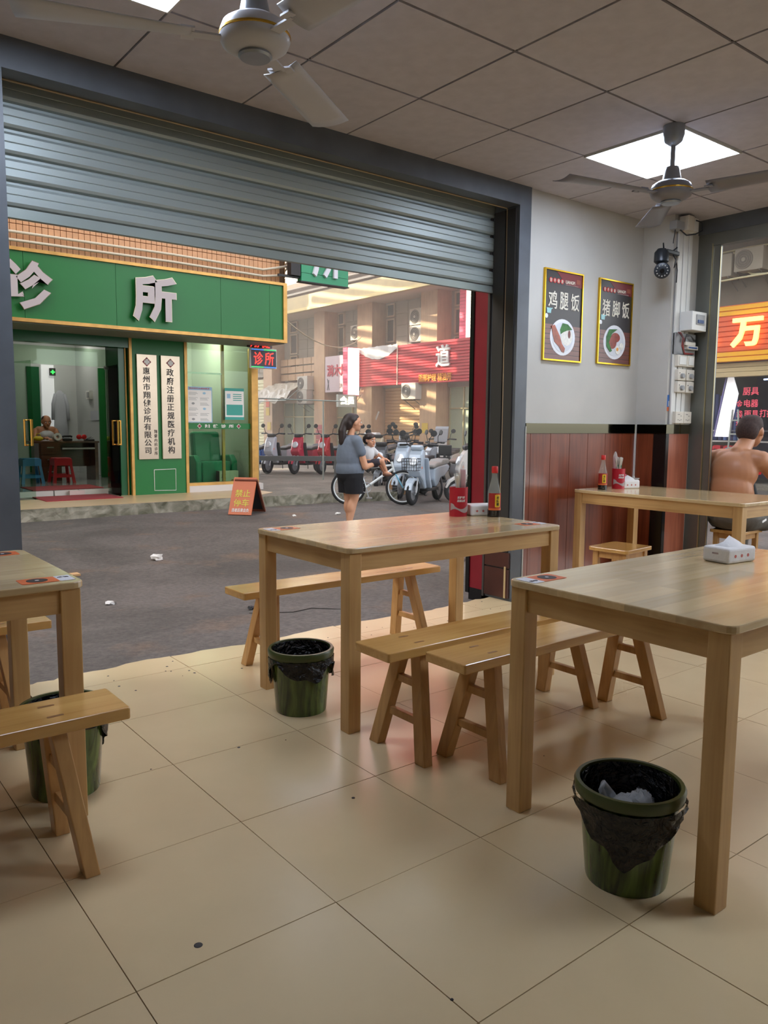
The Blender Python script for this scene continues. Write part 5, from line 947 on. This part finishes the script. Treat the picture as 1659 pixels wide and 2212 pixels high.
remesh([('e', (-.002, 0, 1.425), (.105, .087, .085)), ('e', (-.045, 0, 1.385), (.075, .080, .095)), ('e', (.05, 0, 1.455), (.06, .07, .045)), ('c', (-.085, 0, 1.40), (-.125, -.005, 1.28), .045, .052), ('c', (-.125, -.005, 1.28), (-.125, -.01, 1.14), .052, .045), ('c', (-.125, -.01, 1.14), (-.085, -.03, 1.06), .045, .018)], .0095, 'hair', m_hair, w_, 3)
m_shirt = M('grey_tshirt', (112, 122, 136), .85, ns=5, nv=.06, bump=.35, dist=1)
remesh([('e', (.0, 0, 1.10), (.142, .192, .14)), ('e', (-.015, 0, .95), (.166, .198, .27)), ('e', (-.01, 0, 1.02), (.155, .195, .2)), ('e', (-.01, 0, .80), (.178, .212, .17)), ('c', (0, -.14, 1.165), (0, .14, 1.165), .072, .072)]+[('c', (0, s*.165, 1.155), (.045, s*.192, 1.02), .072, .066) for s in (-1, 1)], .010, 't_shirt', m_shirt, w_, 3, cut=[(V((0, 0, .715)), V((0, .0, -1))), (V((0, 0, 1.232)), V((0, 0, 1))), ])
m_blk = M('black_cloth', (26, 26, 30), .9, ns=6, nv=.2, bump=.3)
remesh([('e', (-.01, 0, .74), (.168, .205, .15))]+[('c', (-.005, s*.088, .70), (.008, s*.094, .45), .128, .118) for s in (-1, 1)], .010, 'shorts', m_blk, w_, 3, cut=[(V((0, 0, .495)), V((0, 0, -1))), (V((0, 0, .82)), V((0, 0, 1)))])
# ---- child in her arms
c_ = thing('person', w_.location+Mx.Rotation(math.radians(-8), 3, 'Z') @ V((.235, -.035, .78)), 'small child in white shirt carried in the woman\'s arms, face towards the viewer', 'person', None, math.radians(-8))
P = headp((.02, -.02, .385), (.25, -1, -.1), .78)+[('e', (.0, .0, .22), (.075, .060, .10)), ('e', (.0, .0, .10), (.080, .065, .08)), ('c', (.01, -.0, .28), (.015, -.01, .33), .028, .028)]
P += [('c', (.03, -.04, .09), (.13, -.13, .12), .042, .034), ('c', (.13, -.13, .12), (.20, -.12, -.01), .032, .022), ('c', (.19, -.12, -.03), (.25, -.14, -.045), .022, .018), ('c', (.05, .02, .08), (.15, -.04, .08), .040, .032), ('c', (.15, -.04, .08), (.23, -.03, -.03), .030, .022), ('c', (.22, -.03, -.045), (.28, -.04, -.05), .022, .018)]
P += [('c', (.065, -.01, .27), (.13, -.07, .19), .026, .020), ('c', (.13, -.07, .19), (.17, -.12, .15), .019, .015), ('c', (-.06, .0, .27), (-.10, -.03, .17), .026, .02)]+hand((.17, -.12, .15), (.5, -.6, -.2), (0, 0, -1), 1, .55)
remesh(P, .007, 'body', m_skin3, c_, 3); face(c_, (.02, -.02, .385), (.25, -1, -.1), .78)
remesh([('e', (.012, -.010, .425), (.070, .082, .054)), ('e', (.0, .02, .395), (.064, .068, .068))], .007, 'hair', m_hair, c_, 2)
remesh([('e', (0, 0, .215), (.088, .072, .11)), ('c', (.06, -.005, .27), (.10, -.04, .22), .038, .036), ('c', (-.06, 0, .27), (-.09, -.02, .21), .038, .036)], .008, 'shirt', M('white_cloth', (220, 220, 222), .8), c_, 2, cut=[(V((0, 0, .12)), V((0, 0, -1))), (V((0, 0, .315)), V((0, 0, 1)))])
remesh([('e', (.0, .0, .09), (.088, .075, .07)), ('c', (.03, -.04, .09), (.09, -.095, .11), .052, .048), ('c', (.05, .02, .08), (.11, -.015, .08), .05, .046)], .008, 'shorts', M('child_shorts', (70, 66, 74), .9), c_, 2)
for p in ((.225, -.132, -.055), (.255, -.036, -.063)): G().ell(p, (.062, .030, .020), n=8).obj('sandal', M('sandal_brown', (120, 84, 66), .6), c_, smooth=2)
# ---- bare-backed man on the stool outside the right opening
mn = thing('person', (5.935, 3.08, -.02), 'bare-backed man in grey trousers seated on a stool outside the right opening', 'person')
P = [('e', (-.05, 0, .57), (.15, .185, .13)), ('e', (-.085, 0, .74), (.130, .172, .18)), ('e', (-.070, 0, .65), (.145, .180, .15)), ('e', (-.055, 0, .88), (.14, .185, .16)), ('c', (-.01, -.135, .985), (-.01, .135, .985), .075, .075), ('e', (-.045, -.085, .93), (.09, .085, .12)), ('e', (-.045, .085, .93), (.09, .085, .12)), ('e', (.02, 0, .70), (.10, .13, .13)),
     ('c', (.0, 0, 1.01), (.12, .0, 1.115), .075, .060), ('c', (-.02, 0, 1.03), (.09, 0, 1.09), .06, .05)]
for s in (-1, 1):
    el = (.28, s*.25, .74); wr = (.47, s*.13, .90)
    P += [('e', (.0, s*.185, .975), (.075, .065, .075)), ('c', (.01, s*.195, .965), el, .062, .046), ('c', el, wr, .045, .030)]+hand(wr, (.7, -s*.6, .3), (0, -s*.8, -.4), s, 1.15)
    P += [('c', (.40, s*.17, .13), (.39, s*.17, .06), .042, .038), ('c', (.37, s*.17, .04), (.55, s*.19, .03), .038, .028)]
    P += [('c', (-.02, s*.10, .54), (.42, s*.16, .52), .085, .065), ('c', (.42, s*.16, .52), (.40, s*.17, .12), .055, .042)]
P += headp((.185, 0, 1.195), (1, .05, -.10), 1.10)
remesh(P, .0095, 'body', m_skin2, mn, 4); face(mn, (.185, 0, 1.195), (1, .05, -.10), 1.10)
remesh([('e', (.165, 0, 1.235), (.112, .090, .090)), ('e', (.118, 0, 1.205), (.080, .088, .095)), ('e', (.17, 0, 1.27), (.105, .08, .058))], .009, 'hair', M('hair_cropped', (62, 44, 38), .8, ns=70, nv=.25), mn, 3)
m_trs = M('grey_trousers', (92, 86, 78), .8, ns=7, nv=.12, bump=.5, dist=1.5)
remesh([('e', (-.045, 0, .55), (.172, .205, .125)), ('e', (.0, 0, .50), (.15, .19, .08))]+[q_ for s in (-1, 1) for q_ in (('c', (-.01, s*.105, .525), (.43, s*.165, .525), .104, .085), ('c', (.43, s*.165, .52), (.41, s*.17, .15), .080, .072), ('e', (.2, s*.13, .50), (.16, .10, .085)))], .011, 'trousers', m_trs, mn, 3, cut=[(V((-.1, 0, .635)), V((0, 0, 1)))])
G().box(.09, .15, -.243, -.240, .50, .515, RY(-15)).obj('pocket_tag', m_w, mn)
for s in (-1, 1): G().ell((.47, s*.18, .03), (.14, .05, .035), n=10).obj('sandal', m_bk, mn, smooth=2)
# ---- man behind the clinic desk
cm = thing('person', (4.40, 16.60, .085), 'man in white undershirt seated behind the clinic desk, looking down', 'person', None, -math.pi/2)
P = [('e', (0, 0, .55), (.13, .17, .12)), ('e', (0, 0, .74), (.12, .15, .17)), ('e', (.02, 0, .90), (.12, .17, .13)), ('c', (.02, -.13, .97), (.02, .13, .97), .065, .065), ('c', (.02, 0, 1.0), (.06, 0, 1.07), .055, .05)]+headp((.10, 0, 1.125), (1, 0, -.25), 1.1)
for s in (-1, 1): P += [('c', (.02, s*.19, .95), (.16, s*.24, .76), .05, .042), ('c', (.16, s*.24, .76), (.36, s*.10, .80), .040, .028), ('c', (0, s*.1, .52), (.38, s*.13, .50), .08, .06), ('c', (.38, s*.13, .50), (.36, s*.13, .06), .052, .04), ('c', (.36, s*.13, .03), (.50, s*.13, .02), .035, .028)]+hand((.36, s*.10, .80), (.8, -s*.4, 0), (0, 0, -1), s, 1.1)
remesh(P, .011, 'body', m_skin2, cm, 3); face(cm, (.10, 0, 1.125), (1, 0, -.25), 1.1)
remesh([('e', (.075, 0, 1.17), (.108, .088, .080)), ('e', (.03, 0, 1.13), (.07, .082, .08))], .010, 'hair', m_hair, cm, 2)
remesh([('e', (0, 0, .72), (.135, .168, .20)), ('e', (.02, 0, .88), (.132, .165, .13))], .011, 'undershirt', M('white_cloth', (220, 220, 222)), cm, 2)
t = dup(S0, (4.40, 16.62, .085), 'wooden stool under the man behind the clinic desk')
# ================================================================ VEHICLES
m_tyre = M('tyre', (30, 30, 32), .8); m_rim = M('rim_silver', (170, 172, 176), .3, .7); m_seatb = M('seat_black', (44, 42, 44), .5); m_seatg = M('seat_brown', (126, 104, 92), .5); m_plk = M('black_plastic', (34, 36, 38), .5); m_hl = M('headlight', (225, 230, 235), .1, .2); m_tl = M('tail_red', (200, 24, 24), .3)
SIDE = Mx(((1, 0, 0, 0), (0, 0, -1, 0), (0, 1, 0, 0), (0, 0, 0, 1)))
def scooter(x, y, z, deg, label, col, nm, seat=None, box=None, basket=False, shield=False, back=False, s=1.0, grp='parked scooters and mopeds'):
    t = thing('motor_scooter', (x, y, z), label, 'scooter', grp, math.radians(deg)); t.scale = (s, s, s); mb = M(nm, col, .25, .1, coat=.6); seat = seat or m_seatb
    for nm2, wx in (('front_wheel', .60), ('rear_wheel', -.55)):
        T = TR(wx, 0, .215) @ RX(90); o = G().torus(.168, .047, T, 24, 8).obj(nm2, m_tyre, t, smooth=2); G().lathe([(.03, -.03), (.13, -.02), (.13, .02), (.03, .03)], 14, T=T, close=True).lathe([(0, -.045), (.04, -.045), (.04, .045), (0, .045)], 10, T=T).obj('rim', m_rim, o, smooth=1)
    g = G()
    for s_ in (-1, 1): g.tube((.60, s_*.065, .215), (.46, s_*.055, .62), .018, .022, 8)
    g.tube((.47, 0, .56), (.36, 0, .95), .03, .028, 8); g.obj('fork', m_rim, t, smooth=1)
    G().prism([(.40, .38), (.48, .46), (.62, .47), (.74, .40), (.80, .27), (.77, .26), (.70, .36), (.61, .42), (.50, .41), (.44, .34)], -.065, .065, SIDE).obj('front_fender', mb, t, bev=.012)
    G().prism([(.56, .50), (.60, .58), (.50, .86), (.42, .96), (.34, .94), (.36, .70), (.30, .42), (.24, .27), (.32, .26), (.42, .40)], -.135, .135, SIDE).obj('front_fairing', mb, t, bev=.035)
    G().prism([(.33, .80), (.36, .80), (.28, .42), (.20, .27), (.16, .28), (.25, .50)], -.19, .19, SIDE).obj('leg_shield', m_plk if nm != 'bike_silver' else mb, t, bev=.02)
    G().lathe([(0, -.02), (.075, -.02), (.085, .02), (.070, .04), (0, .045)], 20, T=TR(.545, 0, .74) @ RY(72)).obj('headlight', m_hl, t, smooth=1)
    for s_ in (-1, 1): G().ell((.50, s_*.12, .64), (.03, .02, .035), n=8).obj('indicator', m_or, t, smooth=2)
    G().box(-.22, .28, -.15, .15, .22, .27).obj('floorboard', m_plk, t, bev=.012)
    G().prism([(-.18, .26), (-.08, .40), (-.10, .60), (-.30, .64), (-.74, .66), (-.86, .62), (-.80, .54), (-.60, .44), (-.42, .42), (-.30, .30)], -.125, .125, SIDE).obj('rear_body', mb, t, bev=.03)
    G().prism([(-.74, .44), (-.66, .50), (-.48, .50), (-.40, .42), (-.44, .40), (-.5, .45), (-.62, .45), (-.70, .40)], -.07, .07, SIDE).obj('rear_fender', m_plk, t, bev=.01)
    G().prism([(-.06, .60), (-.05, .66), (-.20, .70), (-.42, .71), (-.50, .75), (-.78, .76), (-.84, .71), (-.80, .66), (-.40, .63)], -.13, .13, SIDE).obj('seat', seat, t, bev=.03)
    G().path([(.35, -.33, 1.02), (.36, -.20, 1.03), (.38, -.05, .98), (.38, .05, .98), (.36, .20, 1.03), (.35, .33, 1.02)], .016, 8).obj('handlebar', m_plk, t, smooth=2)
    G().box(.34, .47, -.11, .11, .93, 1.02).obj('handlebar_cover', m_plk if nm != 'bike_silver' else mb, t, bev=.03)
    for s_ in (-1, 1):
        G().tube((.34, s_*.24, 1.025), (.34, s_*.36, 1.02), .020, .020, 8).obj('grip', m_bk, t); o = G().path([(.38, s_*.20, 1.03), (.40, s_*.23, 1.14), (.38, s_*.27, 1.20)], .007, 5).obj('mirror_stem', m_plk, t)
        G().lathe([(0, -.008), (.05, -.01), (.055, .006), (0, .008)], 16, T=TR(.37, s_*.29, 1.22) @ RY(80) @ Mx.Diagonal((1, 1.1, 1, 1))).obj('mirror', m_plk, t, smooth=1)
        G().tube((-.45, s_*.10, .44), (-.55, s_*.10, .215), .018, .022, 8).obj('shock', m_rim, t)
    G().box(-.88, -.84, -.09, .09, .58, .64).obj('tail_light', m_tl, t, bev=.01); G().path([(-.62, -.12, .70), (-.88, -.11, .76), (-.92, 0, .76), (-.88, .11, .76), (-.62, .12, .70)], .012, 6).obj('grab_rail', m_plk, t, smooth=2)
    G().path([(-.2, .10, .24), (-.24, .16, .02), (-.30, .17, .01)], .010, 5).path([(-.2, -.10, .24), (-.24, -.12, .1)], .010, 5).obj('stand', m_plk, t)
    if box: o = G().prism([(-.60, .78), (-.60, 1.00), (-.68, 1.06), (-.92, 1.06), (-.98, 1.00), (-.98, .78)], -.19, .19, SIDE).obj('top_box', box, t, bev=.03); G().box(-.985, -.595, -.194, .194, .93, .945).obj('lid_seam', m_bk, o)
    if basket:
        g = G()
        for k in range(5): zz = .60+.05*k; g.path([(.54, -.13, zz), (.74, -.14, zz), (.74, .14, zz), (.54, .13, zz), (.54, -.13, zz)], .004, 4)
        for k in range(7): yy = -.13+.043*k; g.tube((.74, yy, .60), (.745, yy*1.05, .80), .004, n=4)
        for k in range(4):
            for s_ in (-1, 1): g.tube((.56+.055*k, s_*.13, .60), (.56+.055*k, s_*.138, .80), .004, n=4)
        g.obj('basket', m_bk, t)
    if shield: G().prism([(.50, .95), (.52, .96), (.42, 1.28), (.36, 1.34), (.35, 1.33)], -.17, .17, SIDE).obj('windshield', M('smoked_screen', (170, 172, 176), .15, al=.7), t, bev=.008)
    if back: G().box(-.93, -.88, -.13, .13, .80, 1.0).obj('backrest', m_plk, t, bev=.02); G().box(-.90, -.87, -.02, .02, .7, .82).obj('backrest_post', m_plk, t)
    return t
SV = (176, 190, 204); WHT = (216, 212, 206); RD = (190, 26, 40)
scooter(9.12, 10.38, -.16, 206, 'silver electric scooter with wire basket, frontmost beside the bicycle', SV, 'bike_silver', M('seat_pale', (150, 146, 140), .5), basket=True, back=True)
scooter(9.62, 11.35, -.16, 206, 'silver scooter just behind the one with the basket', SV, 'bike_silver', s=1.02)
scooter(10.0, 12.6, -.16, 215, 'dark moped with raised mirrors behind the bicycle seat', (70, 72, 76), 'bike_dark')
scooter(10.85, 11.65, -.16, 168, 'grey moped with long brown seat and dark top box', (130, 132, 138), 'bike_grey', m_seatg, M('box_grey', (84, 92, 96), .5))
scooter(10.05, 9.75, -.16, 150, 'cream-white scooter with rounded tail beside the red cup', WHT, 'bike_white', m_seatg)
scooter(11.75, 10.35, -.16, 185, 'white scooter with dark top box at the right end by the doorpost', WHT, 'bike_white', m_seatb, M('box_black', (50, 54, 62), .35))
scooter(12.9, 12.3, -.16, 200, 'grey moped with a top box, second row behind the brown-seated one', (110, 112, 116), 'bike_grey2', box=M('box_grey', (84, 92, 96)))
scooter(13.5, 14.6, -.16, 210, 'white scooter with windshield in the sunny back row', WHT, 'bike_white', shield=True)
scooter(14.9, 13.9, -.16, 200, 'pale scooter with smoked windshield furthest right of the back row', (196, 198, 200), 'bike_pale', shield=True)
scooter(11.3, 13.6, -.16, 222, 'black scooter in the back row near the tan roller door', (52, 52, 56), 'bike_black')
scooter(12.9, 15.6, 0, 235, 'dark grey scooter on the pavement edge behind the woman', (86, 88, 92), 'bike_dgrey')
LC = [(9.85, 16.95, 20, 'blue moped at the left end of the row behind the barrier', (40, 90, 160), 'bike_blue', {}), (10.15, 16.60, 200, 'white and blue scooter second from left behind the barrier', (196, 202, 210), 'bike_wb', {}), (10.72, 15.95, 205, 'pink-red scooter behind the barrier, left of the bright red one', (196, 44, 76), 'bike_pinkred', {}),
      (11.05, 15.2, 212, 'bright red scooter with black rear box behind the barrier', RD, 'bike_red', dict(box=M('box_black', (50, 54, 62)))), (11.3, 14.6, 30, 'pale silver scooter with white top box near the barrier post', (200, 206, 214), 'bike_psil', dict(box=M('box_white', (214, 212, 208), .4))), (10.3, 15.75, 215, 'cream scooter behind the barrier, second from its right post', (206, 190, 160), 'bike_cream', {}), (11.0, 13.9, 30, 'black scooter with dark mudguard by the barrier post', (48, 50, 54), 'bike_blk2', {})]
for k, (x, y, dg_, lb, c, nm, kw) in enumerate(LC): scooter(9.45+.50*k, 17.15-.40*k, 0, 203+(k*37) % 9, lb, c, nm, s=.95, **kw)
scooter(10.25, 4.75, -.16, 120, 'white scooter parked on the road beyond the seated man', (226, 226, 230), 'bike_white2', s=1.05)
scooter(12.9, 7.25, -.16, 100, 'dark scooter with pale seat parked before the striped shop', (80, 76, 84), 'bike_plum', m_seatg, s=1.0)
# bicycle
t = thing('bicycle', (7.72, 10.78, -.16), 'white-rimmed bicycle leaning by the kerb behind the woman', 'bicycle', None, math.atan2(-.52, .78)); m_bf = M('bike_frame_white', (220, 226, 226), .3, .2, coat=.5); m_bb = M('bike_frame_blue', (110, 176, 206), .3)
def wheel(x, nm):
    T = TR(x, 0, .30) @ RX(90); o = G().torus(.275, .022, T, 36, 8).obj(nm, m_tyre, t, smooth=2); G().torus(.250, .014, T, 36, 6).obj('rim', m_bf, o, smooth=2); g = G()
    for k in range(20): a = 2*math.pi*k/20; g.tube(T @ V((.02*math.cos(a+.4), .02*math.sin(a+.4), .02*(-1)**k)), T @ V((.245*math.cos(a), .245*math.sin(a), 0)), .0018, n=3)
    g.obj('spokes', m_rim, o); G().tube((x, -.045, .30), (x, .045, .30), .022, n=10).obj('hub', m_rim, o)
wheel(0, 'rear_wheel'); wheel(.93, 'front_wheel')
G().tube((.30, 0, .30), (.17, 0, .66), .018).tube((.30, 0, .30), (.76, 0, .62), .022).tube((.18, 0, .62), (.74, 0, .68), .018).tube((.73, 0, .74), (.78, 0, .56), .022).tube((0, -.04, .30), (.17, 0, .60), .010).tube((0, .04, .30), (.17, 0, .60), .010).tube((0, -.04, .30), (.30, 0, .30), .011).tube((0, .04, .30), (.30, 0, .30), .011).obj('frame', m_bf, t, smooth=1)
G().tube((.775, 0, .58), (.93, -.045, .30), .012).tube((.775, 0, .58), (.93, .045, .30), .012).obj('fork', m_bb, t, smooth=1); G().tube((.17, 0, .64), (.14, 0, .76), .012).obj('seat_post', m_rim, t)
G().prism([(-.02, -.07), (.06, -.075), (.20, -.02), (.24, 0), (.20, .02), (.06, .075), (-.02, .07), (-.04, 0)], .76, .81).obj('saddle', m_seatg, t, bev=.015)
G().tube((.73, 0, .72), (.71, 0, .84), .014).path([(.66, -.27, .86), (.72, -.18, .86), (.73, 0, .85), (.72, .18, .86), (.66, .27, .86)], .012, 6).obj('handlebar', m_plk, t, smooth=2)
G().torus(.085, .008, TR(.30, -.05, .30) @ RX(90), 20, 5).tube((.30, -.05, .30), (.34, -.07, .14), .010, n=6).tube((.30, .05, .30), (.26, .07, .46), .010, n=6).box(.30, .40, -.14, -.07, .12, .14).box(.2, .3, .07, .14, .45, .47).obj('crank', m_rim, t)
tag(G().box(-.2, .2, -.2, .2, 0, .3).obj('cardboard_box', M('cardboard', (196, 146, 96), .8), None, bev=.01), 'cardboard box among the parked scooters behind the child', 'box').location = (9.9, 12.0, -.16)
# crossed white poles at the tan roller door
t = thing('crossed_poles', (16.6, 22.0, -.1), 'two crossed white poles standing before the tan roller door', 'poles'); G().tube((0, .5, 0), (0, -.6, 1.75), .03).obj('pole', m_w, t); G().tube((.1, -.3, 0), (.1, .6, 1.6), .03).obj('pole', m_w, t)
# ================================================================ added volume imitating veiling glare over the side street
hz = bpy.data.materials.new('glare_volume'); hz.use_nodes = True; nt = hz.node_tree; nt.nodes.clear(); oo = nt.nodes.new('ShaderNodeOutputMaterial'); vs_ = nt.nodes.new('ShaderNodeVolumeScatter')
vs_.inputs['Color'].default_value = (1, .90, .78, 1); vs_.inputs['Density'].default_value = .020; vs_.inputs['Anisotropy'].default_value = .35
nt.links.new(vs_.outputs[0], oo.inputs['Volume'])
o = G().box(7.9, 16.2, 6.0, 33, -.15, 7).obj('glare_volume', hz); o['kind'] = 'stuff'; o['category'] = 'glare_volume'; o['label'] = 'added volume imitating bright veiling glare over the side street beyond the clinic'
